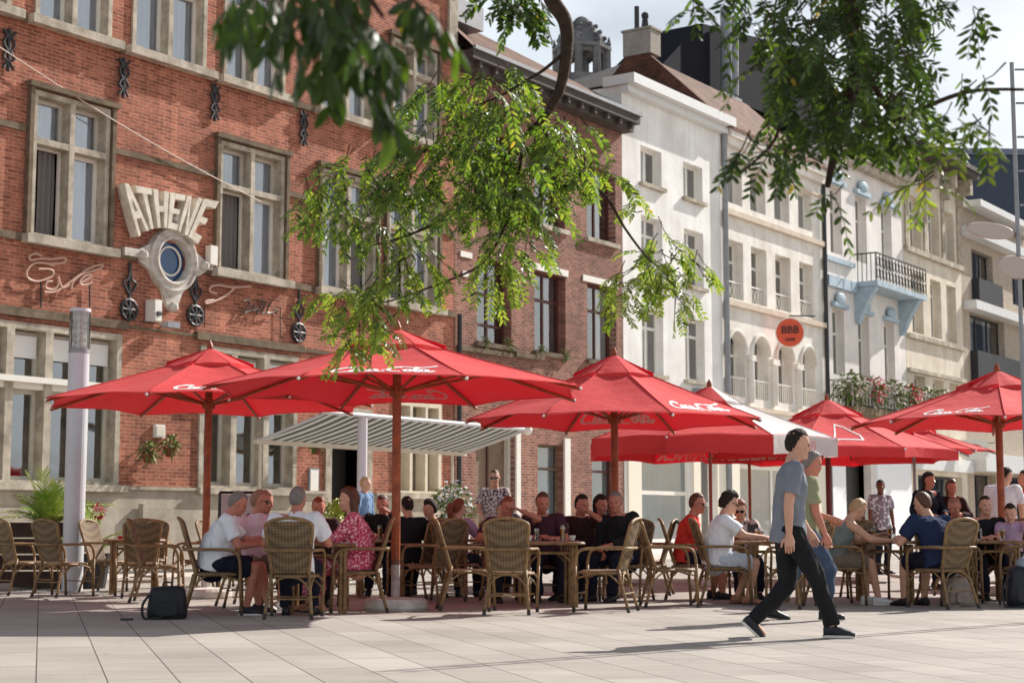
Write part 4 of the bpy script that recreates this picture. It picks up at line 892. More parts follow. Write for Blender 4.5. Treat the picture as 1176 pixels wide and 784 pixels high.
# ---- rattan chairs
cane = mat('honey_cane', srgb(158, 126, 84), .5, .35, col2=srgb(106, 80, 54), vscale=12)
def weave_mat():
    m = mat('woven_rattan', srgb(132, 108, 74), .7, .3); N, L = nodes(m); b = N['Principled BSDF']
    tcn = N.new('ShaderNodeTexCoord'); sp = N.new('ShaderNodeSeparateXYZ'); L.new(tcn.outputs['Object'], sp.inputs[0])
    outs = []
    for ax, k in ((0, 95), (2, 120), (1, 95)):
        a_ = N.new('ShaderNodeMath'); a_.operation = 'MULTIPLY'; a_.inputs[1].default_value = k*2; L.new(sp.outputs[ax], a_.inputs[0])
        s_ = N.new('ShaderNodeMath'); s_.operation = 'SINE'; L.new(a_.outputs[0], s_.inputs[0]); outs.append(s_.outputs[0])
    ad = N.new('ShaderNodeMath'); ad.operation = 'ADD'; L.new(outs[0], ad.inputs[0]); L.new(outs[1], ad.inputs[1])
    ad2 = N.new('ShaderNodeMath'); ad2.operation = 'ADD'; L.new(ad.outputs[0], ad2.inputs[0]); L.new(outs[2], ad2.inputs[1])
    r = N.new('ShaderNodeValToRGB'); r.color_ramp.elements[0].color = (*srgb(84, 68, 52), 1); r.color_ramp.elements[1].color = (*srgb(136, 114, 86), 1)
    mr = N.new('ShaderNodeMapRange'); mr.inputs[1].default_value = -2; mr.inputs[2].default_value = 2; L.new(ad2.outputs[0], mr.inputs[0]); L.new(mr.outputs[0], r.inputs[0]); L.new(r.outputs[0], b.inputs['Base Color'])
    bp = N.new('ShaderNodeBump'); bp.inputs['Distance'].default_value = .004; L.new(mr.outputs[0], bp.inputs['Height']); L.new(bp.outputs[0], b.inputs['Normal'])
    return m
weave = weave_mat()
foot_m = mat('dark_chair_foot', srgb(54, 48, 44), .5)
SEATZ = .44
def make_chair():
    e = empty('rattan_chair')
    def backp(u, v):   # v 0 seat .. 1 top; rounded tapering panel
        w = .185+.055*min(1, v*1.2); 
        if v > .86: w *= math.sqrt(max(0, 1-((v-.86)/.14)**2*.55))
        return Vector((w*(2*u-1), -.2-.17*v-.03*math.cos(PI*(u-.5)), SEATZ+.0+.56*v))
    g = MB(); nu, nv = 10, 12
    fr = [[backp(i/nu, .03+.94*j/nv) for i in range(nu+1)] for j in range(nv+1)]
    vs = [p for r_ in fr for p in r_]+[p+Vector((0,.018,0)) for r_ in fr for p in r_]; o_ = (nu+1)*(nv+1)
    fs = [(j*(nu+1)+i, j*(nu+1)+i+1, (j+1)*(nu+1)+i+1, (j+1)*(nu+1)+i) for j in range(nv) for i in range(nu)]
    g.add(vs, fs+[tuple(reversed([x+o_ for x in f])) for f in fs]); g.build('backrest', weave, e, smooth=True)
    # frame round the back, a double tube look
    path = [backp(0, v/8) for v in range(8)]+[backp(0, .93)+Vector((.0,0,0)), backp(.06, .985), backp(.18, 1.01), backp(.5, 1.03), backp(.82, 1.01), backp(.94, .985), backp(1, .93)]+[backp(1, v/8) for v in range(7, -1, -1)]
    MB().tube(smooth_path(path, 2), .019, 8).build('back_frame', cane, e, smooth=True)
    # seat
    g = MB(); n = 20
    def sp_(k, s_, z):
        a = 2*PI*k/n; ca, sa = math.cos(a), math.sin(a); rx = .235*s_; ry = .22*s_
        return (rx*math.copysign(abs(ca)**.45, ca), ry*math.copysign(abs(sa)**.45, sa)+.02, z)
    g.loft([[sp_(k, s_, z) for k in range(n)] for s_, z in ((.9, SEATZ-.035), (1, SEATZ-.02), (1, SEATZ), (.9, SEATZ+.012), (.3, SEATZ+.0))]); g.build('seat', weave, e, smooth=True)
    MB().tube([sp_(k, 1.02, SEATZ-.012) for k in range(n+1)], .016, 6).build('seat_frame', cane, e, smooth=True)
    # arms, running behind the back, and front legs
    for s in (-1, 1):
        p = [(0,-.335,.69), (s*.15,-.335,.69), (s*.245,-.3,.69), (s*.275,-.2,.69), (s*.28,0,.69), (s*.285,.14,.685), (s*.285,.215,.655), (s*.285,.25,.58), (s*.28,.26,.5)]
        MB().tube(smooth_path(p, 3), .017, 8).build('armrest', cane, e, smooth=True)
        o = MB().tube([(s*.28,.26,.5), (s*.27,.265,.3), (s*.265,.28,.05)], .0175, 8).build('leg', cane, e, smooth=True)
        MB().tube([(s*.265,.28,.05),(s*.264,.281,0)], .02, 8).build('foot', foot_m, o)
        o = MB().tube([(s*.19,-.2,SEATZ+.05), (s*.2,-.225,.36), (s*.23,-.3,.1), (s*.235,-.315,.05)], .0175, 8).build('leg', cane, e, smooth=True)
        MB().tube([(s*.235,-.315,.05),(s*.24,-.33,0)], .02, 8).build('foot', foot_m, o)
        MB().tube(smooth_path([(s*.275,.26,.36),(s*.26,.1,.41),(s*.24,0,.425),(s*.22,-.12,.4),(s*.21,-.25,.28)], 3), .011, 6).build('brace', cane, e, smooth=True)
    for y, w in ((-.24,.2),(.265,.26)):
        MB().tube(smooth_path([(-w,y-.02,.3),(-w*.6,y,.39),(0,y,.42),(w*.6,y,.39),(w,y-.02,.3)], 3), .011, 6).build('brace', cane, e, smooth=True)
    for k in range(2): MB().tube([(-.235,.27-.55*k,.2),(.235,.27-.55*k,.2)], .009, 6).build('stretcher', cane, e)
    return e
chair0 = make_chair(); used = [False]
def chair(x, y, fx, fy, label, lean=0):
    c = chair0 if not used[0] else copy_tree(chair0); used[0] = True
    c.location = (x, y, ground_z(x, y)); c.rotation_euler = (0, 0, yaw_of(fx, fy))
    c['label'] = label; c['category'] = 'chair'; c['group'] = 'rattan armchairs around the terrace tables'
    return c
def ground_z(x, y):
    w = (Vector((x, y, 0))-FP0).dot(FN); return .09 if w < 4.2 else 0
def make_table():
    e = empty('cafe_table')
    g = MB(); n = 28; r_ = .41
    def sq(k, s_, z):
        a = 2*PI*k/n; ca, sa = math.cos(a), math.sin(a); return (r_*s_*math.copysign(abs(ca)**.35, ca), r_*s_*math.copysign(abs(sa)**.35, sa), z)
    g.loft([[sq(k, s_, z) for k in range(n)] for s_, z in ((.95,.715),(1,.72),(1,.745),(.97,.752))]); g.build('tabletop', mat('brown_tabletop', srgb(150, 112, 92), .4, .5, var=.15, vscale=6), e)
    MB().tube([sq(k, .985, .73) for k in range(n+1)], .018, 6).build('edge', cane, e)
    for sx in (-1, 1):
        for sy in (-1, 1):
            g = MB()
            for dx, dy in ((0,0),(.045,0),(0,.045)): g.tube([(sx*(.3-dx), sy*(.3-dy), 0), (sx*(.3-dx), sy*(.3-dy), .71)], .021, 7)
            g.build('leg', cane, e)
    g = MB()
    for s in (-1, 1):
        g.tube([(-.3,s*.3,.62),(.3,s*.3,.62)], .014, 6); g.tube([(s*.3,-.3,.62),(s*.3,.3,.62)], .014, 6)
        g.tube(smooth_path([(-.29,s*.3,.45),(-.15,s*.3,.6),(0,s*.3,.62),(.15,s*.3,.6),(.29,s*.3,.45)], 3), .011, 6)
    g.build('apron', cane, e); return e
table0 = make_table(); tused = [False]
def table(x, y, rz, label):
    c = table0 if not tused[0] else copy_tree(table0); tused[0] = True
    c.location = (x, y, ground_z(x, y)); c.rotation_euler = (0, 0, rz); c['label'] = label; c['category'] = 'table'; c['group'] = 'square cafe tables on the terrace'
    return c
table(-5.25, 22.6, .2, 'empty brown table with a red ashtray among the rattan chairs at the far left')
table(-2.12, 17.85, .05, 'brown table under the big parasol, between the seated men and the woman in pink')
table(-1.75, 21.6, .1, 'brown table behind the parasol pole, used by the dark dressed people')
table(-.3, 22.3, .3, 'brown table in front of the woman in the lilac top')
table(.42, 19.2, .1, 'brown table right behind the empty chair in the middle of the terrace')
table(3.15, 19.9, .1, 'brown table between the man in a white tee and the walking man')
table(4.62, 20.2, -.1, 'brown table laden with glasses between the blond woman and the man in navy')
table(5.95, 20.4, .1, 'brown table at the right edge in front of the child')
table(-3.6, 24.5, .2, 'table in the sun behind the men at the left, near the chalkboard')
table(1.2, 22.9, .2, 'shaded table behind the woman with the ponytail')
table(6.9, 23.4, .2, 'table behind the parasol pole at the right edge')
CH = [
 (-6.65, 22.2, .75, .65, 'empty rattan chair at the far left, its top rim in the sun'),
 (-5.95, 21.6, .55, .85, 'empty rattan chair directly in front of the lamp post'),
 (-5.3, 23.7, .1, -1, 'empty rattan chair on the far side of the leftmost table, facing the camera'),
 (-4.5, 23.1, -.9, -.35, 'empty rattan chair with a sunlit back right of the leftmost table'),
 (-4.38, 20.2, 1, .1, 'empty rattan chair with curved arm, left of the man in the white polo'),
 (-4.45, 25.0, 1, -.2, 'empty rattan chair in the sun near the wall, left of the chalkboard'),
 (-5.75, 23.2, .9, -.3, 'empty rattan chair half hidden behind the lamp post'),
 (-4.95, 21.55, -.35, 1, 'empty rattan chair seen from behind at the near side of the leftmost table'),
 (-3.75, 21.9, -1, .1, 'empty rattan chair behind the leaning man in the white polo'),
 (-4.0, 23.9, .2, 1, 'empty rattan chair seen from behind in front of the chalkboard'),
 (-3.15, 17.3, 1, .15, 'rattan chair holding the grey haired man in the white polo'),
 (-2.25, 16.75, .02, 1, 'rattan chair seen from behind holding the bald man in a white shirt'),
 (-1.7, 17.85, -1, -.12, 'rattan chair holding the woman in the pink dress'),
 (-2.92, 18.5, .5, -.8, 'rattan chair under the man in the pink shirt'),
 (-3.1, 19.3, 1, -.3, 'rattan chair under the man in the black tee'),
 (-2.3, 19.4, 0, -1, 'rattan chair under the red faced man on the far side of the table'),
 (-1.25, 21.3, -.8, .5, 'rattan chair with a sunlit seat right behind the parasol pole'),
 (-.98, 20.2, -.75, .65, 'rattan chair seen from behind, left of the lilac woman'),
 (-2.45, 22.2, .9, -.2, 'rattan chair holding the dark haired person with a white collar'),
 (-1.8, 22.5, .1, -1, 'rattan chair mostly hidden by the parasol pole'),
 (-.72, 21.2, .3, 1, 'rattan chair holding the woman in the lilac top'),
 (-.1, 23.2, -.2, -1, 'rattan chair holding the man in the grey shirt beneath the standing waitress'),
 (-.5, 18.35, 1, .12, 'empty rattan chair turned sideways at the left of the middle table'),
 (-.02, 17.55, .12, 1, 'empty rattan chair seen from behind in the middle of the terrace'),
 (1.02, 18.0, -1, .3, 'empty rattan chair facing left at the right of the middle table'),
 (-.08, 20.3, .3, -1, 'rattan chair holding the red faced man behind the middle table'),
 (.48, 20.5, 0, -1, 'rattan chair holding the man in the dark shirt behind the middle table'),
 (.95, 20.9, -.2, -1, 'rattan chair holding the woman with the ponytail'),
 (1.45, 20.5, -.4, -.9, 'rattan chair holding the man in black next to the middle parasol pole'),
 (1.85, 22.2, -1, .2, 'rattan chair with a dark jacket hung over it, right of the middle parasol'),
 (1.85, 19.0, 1, .05, 'empty leaning rattan chair, left of the man in the white tee'),
 (2.55, 19.6, 1, .05, 'rattan chair holding the man in the white tee and pale shorts'),
 (2.3, 20.9, 1, -.1, 'rattan chair holding the man in the red shirt with sunglasses'),
 (3.05, 21.2, .05, -1, 'rattan chair holding the woman in sunglasses facing the camera'),
 (3.3, 18.7, -.45, .9, 'empty rattan chair beside the walking man\'s rear leg'),
 (3.88, 19.5, 1, .12, 'rattan chair holding the short haired blond woman'),
 (4.95, 18.75, -.5, .87, 'rattan chair seen from behind holding the man in navy'),
 (5.35, 19.9, .9, .4, 'rattan chair with its arm beside the beige bag'),
 (6.2, 19.55, -.9, .5, 'empty rattan chair facing left at the right edge'),
 (5.95, 21.6, .1, -1, 'rattan chair holding the bald man in dark clothes at the right'),
 (6.35, 21.2, 0, -1, 'rattan chair holding the smiling dark haired man at the right table'),
 (6.45, 19.9+1.0, -.6, -.8, 'rattan chair holding the child'),
 (4.6, 21.3, 0, -1, 'empty rattan chair behind the glasses on the laden table'),
 (1.2, 24.0, 0, -1, 'empty rattan chair in the shade far behind the middle parasol'),
 (-3.0, 24.9, -1, -.1, 'empty rattan chair in the sun right of the chalkboard'),
 (7.5, 23.3, -1, 0, 'rattan chair at the right edge behind the parasol pole'),
]
for c in CH: chair(*c)

# ---- things on the tables
clear = glass_mat('drinking_glass', (.9,.9,.9), 1.5, .08)
beer_m = mat('amber_beer', (.5, .22, .03), .2, .5); cola_m = mat('dark_cola', (.03, .012, .008), .1, .5); foam_m = mat('foam', (.8, .76, .68), .8)
def glass_thing(x, y, z, label, kind, r_=.035, h_=.14, fill=.75):
    e = empty('drinking_glass', (x, y, z), 0, label, 'glass', 'drinks on the tables')
    MB().loft([[(rr*math.cos(a*PI/7), rr*math.sin(a*PI/7), zz) for a in range(14)] for rr, zz in ((r_*.75,0),(r_*.8,.01),(r_,h_),(r_*.9,h_),(r_*.7,.02))]).build('bowl', clear, e)
    if kind: MB().loft([[(rr*math.cos(a*PI/7), rr*math.sin(a*PI/7), zz) for a in range(14)] for rr, zz in ((r_*.68,.022),(r_*.87,h_*fill))]).build('drink', beer_m if kind == 'beer' else cola_m, e)
    if kind == 'beer': MB().loft([[(rr*math.cos(a*PI/7), rr*math.sin(a*PI/7), zz) for a in range(14)] for rr, zz in ((r_*.87,h_*fill+.001),(r_*.9,h_*fill+.025))]).build('foam', foam_m, e)
T = .753
for i, (x, y, k, lab) in enumerate([
    (-2.3,17.72,'beer','glass of beer in front of the bald man in white'), (-2.02,17.95,'cola','dark drink near the woman in pink'), (-2.3,18.1,'beer','beer on the far side of the big parasol\'s table'),
    (-1.75,21.5,'beer','beer on the table behind the parasol pole'), (-.35,22.2,None,'empty glass in front of the lilac woman'),
    (.3,19.35,'cola','dark drink on the middle table, left one'), (.6,19.2,'beer','beer on the middle table, right one'),
    (3.0,19.85,'beer','beer by the hand of the man in the white tee'), (3.25,20.1,None,'empty glass in front of the woman in sunglasses'), (3.35,19.75,'cola','dark drink on the table behind the walking man'),
    (4.42,20.15,'cola','dark drink nearest the blond woman'), (4.52,20.4,'beer','beer at the back left of the laden table'), (4.66,20.05,'beer','tall beer at the middle of the laden table'), (4.78,20.35,None,'empty glass at the back right of the laden table'), (4.85,20.1,'cola','dark drink beside the man in navy'), (4.6,20.5,None,'empty glass at the far edge of the laden table'),
    (5.85,20.3,'cola','dark drink in front of the smiling man'), (6.15,20.35,'beer','beer near the child')]):
    glass_thing(x, y, T, lab, k, h_=.15 if i % 3 else .19)
def ashtray(x, y, m, label, nm='ashtray'):
    e = MB().loft([[(rr*math.cos(a*PI/8), rr*math.sin(a*PI/8), z) for a in range(16)] for rr, z in ((.05,0),(.065,.04),(.05,.04),(.045,.012))]).build(nm, m, None, label=label, category=nm); e.location = (x, y, T)
ashtray(-5.4, 22.45, mat('ashtray_red', (.5,.03,.04), .4), 'red ashtray on the leftmost table')
ashtray(4.95, 20.35, iron, 'black ashtray on the laden table')
o = MB().box(-.1,.1,-.07,.07,0,.006).build('paper_sheet', white_paint, None, label='white paper on the table edge in front of the woman in pink', category='paper'); o.location = (-1.86, 17.7, T)
e = empty('menu_card', (3.0, 20.15, T), .1, 'small dark menu card standing on the table of the man in the white tee', 'menu'); MB().add([(-.07,0,0),(.07,0,0),(.07,.03,.2),(-.07,.03,.2),(-.07,.006,0),(.07,.006,0),(.07,.036,.2),(-.07,.036,.2)], [(0,1,2,3),(4,7,6,5),(0,3,7,4),(1,5,6,2),(3,2,6,7)]).build('card', mat('dark_card', (.03,.02,.02), .5), e)
MB().box(-.05,.05,-.04,.06,0,.008).build('stand', iron, e)

def cup(x, y, label):
    e = empty('coffee_cup', (x, y, T), random.random()*6, label, 'cup', 'cups and saucers on the tables')
    MB().loft([[(rr*math.cos(a*PI/8), rr*math.sin(a*PI/8), z) for a in range(16)] for rr, z in ((.03,0),(.07,.012),(.065,.012),(.03,.006))]).build('saucer', white_paint, e)
    MB().loft([[(rr*math.cos(a*PI/8), rr*math.sin(a*PI/8), z) for a in range(16)] for rr, z in ((.022,.008),(.036,.04),(.04,.07),(.036,.07),(.03,.05))]).build('cup_body', white_paint, e)
    MB().tube(smooth_path([(.036,0,.06),(.058,0,.055),(.055,0,.035),(.034,0,.03)], 3), .004, 5).build('handle', white_paint, e)
for x, y, lab in ((-2.38,17.95,'white coffee cup nearest the man in the white polo'), (-1.98,17.62,'white coffee cup nearest the woman in pink'), (-1.6,21.75,'white coffee cup behind the parasol pole'), (.2,19.1,'white coffee cup on the left of the middle table'), (.72,19.35,'white coffee cup on the right of the middle table'), (2.95,20.05,'white coffee cup before the man in the white tee'), (4.4,20.4,'white coffee cup at the left of the laden table'), (5.75,20.55,'white coffee cup before the bald man at the right')): cup(x, y, lab)
# ---- bags
def bag(name, label, x, y, rz, sx, sy, sz, m, straps=True, soft=.2, cat='bag'):
    e = empty(name, (x, y, 0), rz, label, cat); g = MB(); n = 24; rings = []
    for k, (s_, z) in enumerate(((.9,0),(1.03,.04),(1.05,.3),(1,.6),(.93,.85),(.8,.97),(.5,1.0))):
        rg = []
        for j in range(n):
            a = 2*PI*j/n; ca, sa = math.cos(a), math.sin(a)
            w = 1+soft*.35*noise.noise(Vector((ca*1.5+x, sa*1.5, z*2.5)))
            rg.append((sx/2*s_*w*math.copysign(abs(ca)**.5, ca), sy/2*s_*w*math.copysign(abs(sa)**.5, sa), sz*z*(1+.06*soft*ca)))
        rings.append(rg)
    g.loft(rings); g.build('body', m, e, smooth=True)
    MB().loft([[(sx*.3*c_, -sy/2*1.03-d, sz*(.32+.2*s_)) for c_, s_ in [(math.copysign(abs(math.cos(2*PI*j/12))**.5, math.cos(2*PI*j/12)), math.copysign(abs(math.sin(2*PI*j/12))**.5, math.sin(2*PI*j/12))) for j in range(12)]] for d in (-.02, .035)]).build('pocket', m, e)
    if straps:
        MB().tube(smooth_path([(-sx*.12,0,sz*.98),(-sx*.1,0,sz*1.1),(sx*.1,0,sz*1.1),(sx*.12,0,sz*.98)], 3), .01, 6).build('handle', m, e)
        MB().tube(smooth_path([(-sx*.45,-sy*.4,sz*.75),(-sx*.62,-sy*.5,sz*.45),(-sx*.58,-sy*.6,.02),(-sx*.3,-sy*.7,.012),(-sx*.1,-sy*.55,.03)], 3), .014, 6).build('strap', m, e)
    return e
bag('backpack', 'black backpack standing on the paving left of the man in the white polo', -3.5, 16.55, .15, .38, .24, .33, mat('black_nylon', (.012,.012,.014), .6))
bag('handbag', 'slouchy beige shoulder bag on the ground behind the man in navy', 5.22, 19.05, .3, .36, .22, .33, mat('beige_canvas', srgb(150,134,122), .8, var=.3, vscale=10), soft=.6, cat='handbag')
e = bag('backpack', 'big dark rucksack with a pale top at the bottom right edge', 6.0, 18.9, -.2, .5, .38, .48, mat('navy_nylon', (.02,.022,.03), .5))
MB().ball((.02,-.05,.5), (.17,.13,.09), 14, 8).build('top_pouch', mat('pale_pouch', srgb(150,165,175), .5), e, smooth=True)
o = MB().box(-.06,.06,-.03,.03,0,.02).build('phone_case', iron, None, label='small black object lying on the paving left of the black backpack', category='case'); o.location = (-3.85, 16.3, 0)

# ---- planters, chalkboard
def palm():
    e = empty('planter', (-7.55, 24.6, 0), .1, 'dark wooden slatted planter box at the left edge', 'planter')
    g = MB()
    for k in range(4): g.box(-1.0,1.0,-.5,-.44,.04+k*.24,.26+k*.24); g.box(.94,1.0,-.437,.5,.04+k*.24,.26+k*.24); g.box(-1,-.94,-.437,.5,.04+k*.24,.26+k*.24)
    g.build('side', mat('dark_plank', srgb(66,50,42), .8, .2, var=.25, vscale=5), e); MB().box(-.93,.93,-.43,.45,.8,.86).build('soil', mat('soil', (.03,.02,.015), .95), e)
    pm = mat('palm_green', srgb(96,132,50), .5, .3, col2=srgb(188,196,96), vscale=2.5)
    for (dx, lab, nf, ln, seed) in ((.55, 'arching yellow green palm in the planter, left of the lamp post', 24, 1.15, 3), (1.25, 'drooping green palm with a reddish flower right behind the lamp post', 16, .95, 8)):
        random.seed(seed); p = empty('potted_palm', (-7.55+dx, 24.4, .0 if dx > 1 else .86), 0, lab, 'plant')
        if dx > 1: MB().loft([[(r_*math.cos(a*PI/8), r_*math.sin(a*PI/8), z) for a in range(16)] for r_, z in ((.2,0),(.28,.5),(.3,.52))]).build('pot', iron, p)
        g = MB(); z0 = .5 if dx > 1 else 0
        for _ in range(nf):
            a = random.random()*2*PI; lean = random.uniform(.15, 1.0); L_ = ln*random.uniform(.6,1.1)
            pts = [Vector((math.cos(a)*lean*L_*t*(.5+.5*t), math.sin(a)*lean*L_*t*(.5+.5*t), z0+L_*(t*(1.1-.45*lean)-.5*lean*t*t))) for t in [k/10 for k in range(11)]]
            g.tube(pts, [.012*(1-.8*k/10) for k in range(11)], 4)
            for i in range(2, 11):
                for s in (-1, 1):
                    t = (pts[i]-pts[i-1]).normalized(); sd = t.cross(Vector((0,0,1))).normalized()*s; ll = .3*ln*(1-abs(i-5)/9)*random.uniform(.8,1.2)
                    for h2_ in (0, .5):
                        b0 = pts[i-1].lerp(pts[i], h2_); tip = b0+(sd*.7+t*.8+Vector((0,0,.05-.25*random.random()))).normalized()*ll; w = t*.014
                        g.add([b0-w, b0.lerp(tip,.5)-w+Vector((0,0,.02)), tip, b0.lerp(tip,.5)+w+Vector((0,0,.02)), b0+w], [(0,1,2,3,4)])
        if dx > 1: leaf_tuft(g, (.1,-.1,1.15), .1, 30, .07, .03, mi=1)
        g.build('fronds', [pm, mat('red_petal', (.4,.04,.05))], p)
    random.seed(5)
palm()
def pot_plant(x, y, label, pot_r, pot_h, mm, n, r_, cz, extra=None, potm=None):
    e = empty('potted_plant', (x, y, ground_z(x, y)), 0, label, 'plant')
    MB().loft([[(k*pot_r*math.cos(a*PI/10), k*pot_r*math.sin(a*PI/10), z) for a in range(20)] for k, z in ((.8,0),(1,pot_h),(1.08,pot_h),(1.0,pot_h-.04))]).build('pot', potm or concrete, e, smooth=False)
    g = MB(); leaf_tuft(g, (0,0,cz), r_, n, .12, .03, mi=0)
    if extra: leaf_tuft(g, (0,-.08,cz+.1), r_*.9, n//2, .09, .045, mi=1)
    g.build('foliage', [mm, extra or mm], e)
pot_plant(-3.0, 27.0, 'bushy yellow green plant in a round stone pot behind the woman in pink', .42, .75, mat('lime_leaf', srgb(130,140,50), .5, col2=srgb(180,180,80), vscale=8), 420, .34, 1.02)
pot_plant(-1.0, 27.5, 'tall pot with white blooms and dark leaves behind the lilac woman', .3, .9, leafm, 300, .38, 1.25, extra=mat('white_bloom', (.75,.75,.72), .6))
pot_plant(-7.9, 29.2, 'leafy dark plant in the shop window corner at the far left', .25, .5, leafm, 260, .4, .95)
e = empty('chalkboard', (-3.8, 22.9, 0), .12, 'black framed folding board sign with a pale sheet, behind the man in the white polo', 'board')
for s in (-1, 1):
    fr = MB(); 
    def bd(x, z, o_=0): return (x, s*(.28*(1-z/1.4))+o_, z)
    for x in (-.33, .33): fr.tube([bd(x,0), bd(x,1.4)], .022, 6)
    for z in (.35, 1.4): fr.tube([bd(-.33,z), bd(.33,z)], .022, 6)
    f = fr.build('frame', iron, e)
    MB().add([bd(-.3,.37,s*.004), bd(.3,.37,s*.004), bd(.3,1.37,s*.004), bd(-.3,1.37,s*.004)], [(0,1,2,3)]).build('sheet', mat('board_sheet', srgb(180,180,180), .4), f)
e = empty('jacket', (1.98, 22.15, 0), yaw_of(-1, .2), 'dark jacket draped over the back of the chair right of the middle parasol', 'jacket')
MB().grid(lambda u, v: ((u-.5)*.5*(1-.1*v)+.02*math.sin(v*9), -.335-.05*abs(math.sin(v*PI))-.02*math.sin(u*11)+(.07 if v > .97 else 0), 1.0-.62*(1-v)+.02*math.sin(u*7)), 14, 14).build('cloth', mat('black_cloth', (.02,.018,.02), .9), e, smooth=True)
o = e.children[0]; md = o.modifiers.new('thickness', 'SOLIDIFY'); md.thickness = .015
# ---------------------------------------------------------------- people
skin_l = mat('fair_skin', srgb(206, 156, 130), .55, .35, var=.06, vscale=8); skin_r = mat('sunburnt_skin', srgb(190, 124, 102), .55, .35, var=.08, vscale=8)
skin_d = mat('brown_skin', srgb(112, 72, 54), .55, .35, var=.06, vscale=8)
eye_m = mat('eye_dark', (.02, .015, .012), .2, .6); lip_m = mat('lip', srgb(160, 84, 76), .5)
PEND = []
def cloth(name, c, v=.12): return mat(name, c, .9, .15, var=v, vscale=7, bump=.35, bscale=22)
def ik(a, b, l1, l2, hint):
    a, b = Vector(a), Vector(b); d = b-a; L_ = d.length; mx_ = (l1+l2)*.995
    if L_ > mx_: b = a+d*(mx_/L_); d = b-a; L_ = mx_
    x = (l1*l1-l2*l2+L_*L_)/(2*L_); h_ = math.sqrt(max(0, l1*l1-x*x)); u = d/L_; hv = Vector(hint); hv = hv-u*hv.dot(u)
    hv = hv.normalized() if hv.length > 1e-5 else u.orthogonal().normalized()
    return a+u*x+hv*h_, b
def ell_ring(c, ax, ay, rx, ry, n=16): return [c+ax*(rx*math.cos(2*PI*j/n))+ay*(ry*math.sin(2*PI*j/n)) for j in range(n)]
def capped(g, secs, ax, ay, n=16):
    """secs: (centre, rx, ry); rounded ends"""
    rings = []; a = (secs[1][0]-secs[0][0]).normalized(); c, rx, ry = secs[0]
    for k in (80, 45): rings.append(ell_ring(c-a*min(rx, ry)*math.sin(R(k)), ax, ay, rx*math.cos(R(k)), ry*math.cos(R(k)), n))
    for c, rx, ry in secs: rings.append(ell_ring(c, ax, ay, rx, ry, n))
    a = (secs[-1][0]-secs[-2][0]).normalized(); c, rx, ry = secs[-1]
    for k in (45, 80): rings.append(ell_ring(c+a*min(rx, ry)*math.sin(R(k)), ax, ay, rx*math.cos(R(k)), ry*math.cos(R(k)), n))
    g.loft(rings)
def limb(g, pts, rad, n=12):
    """tapered limb with balls at the joints"""
    pts = [Vector(p) for p in pts]; g.tube(pts, rad, n)
    for p, r_ in zip(pts, rad): g.ball(p, r_*.99, n, 8)
def remeshed(g, name, m, parent, vox=.012, it=5, fac=.6, disp=0, extra=None):
    o = g.build(name, m, parent, smooth=True)
    md = o.modifiers.new('r', 'REMESH'); md.mode = 'VOXEL'; md.voxel_size = vox; md.use_smooth_shade = True
    ms_ = o.modifiers.new('s', 'SMOOTH'); ms_.factor = fac; ms_.iterations = it
    PEND.append((o, disp, extra, m)); return o
def hand_geo(g, wrist, dirv, palm_n, side, curl, k=1.0):
    """palm, four unequal bent fingers and a thumb leaving the side of the palm"""
    d = dirv.normalized(); nrm = (palm_n-d*palm_n.dot(d)).normalized(); lat = d.cross(nrm)*side
    rings = []
    for t, w, th in ((-.01,.024,.02),(.02,.034,.017),(.055,.041,.016),(.085,.041,.013),(.097,.032,.009)): rings.append(ell_ring(wrist+d*t*k, lat, nrm, w*k, th*k, 10))
    g.loft(rings)
    for i, (off, ln) in enumerate(((.031,.068),(.0105,.077),(-.0105,.072),(-.031,.056))):
        p = wrist+d*.085*k+lat*off*k; pts = [p-d*.015]; a = 0; q_ = p
        for s_ in (.42,.32,.26):
            a += curl*(.5 if s_ > .4 else .75); v = d*math.cos(a)+nrm*math.sin(a); q_ = q_+v*ln*s_*k; pts.append(q_)
        g.tube(pts, [.0095*k,.009*k,.0082*k,.0065*k], 7)
    p = wrist+d*.03*k+lat*.03*k; v1 = (d*.7+lat*.75+nrm*.2).normalized(); p1 = p+v1*.035*k; v2 = (d+lat*.25+nrm*(.3+curl*.3)).normalized()
    g.tube([p, p1, p1+v2*.03*k, p1+v2*.052*k], [.012*k,.011*k,.0095*k,.007*k], 7)

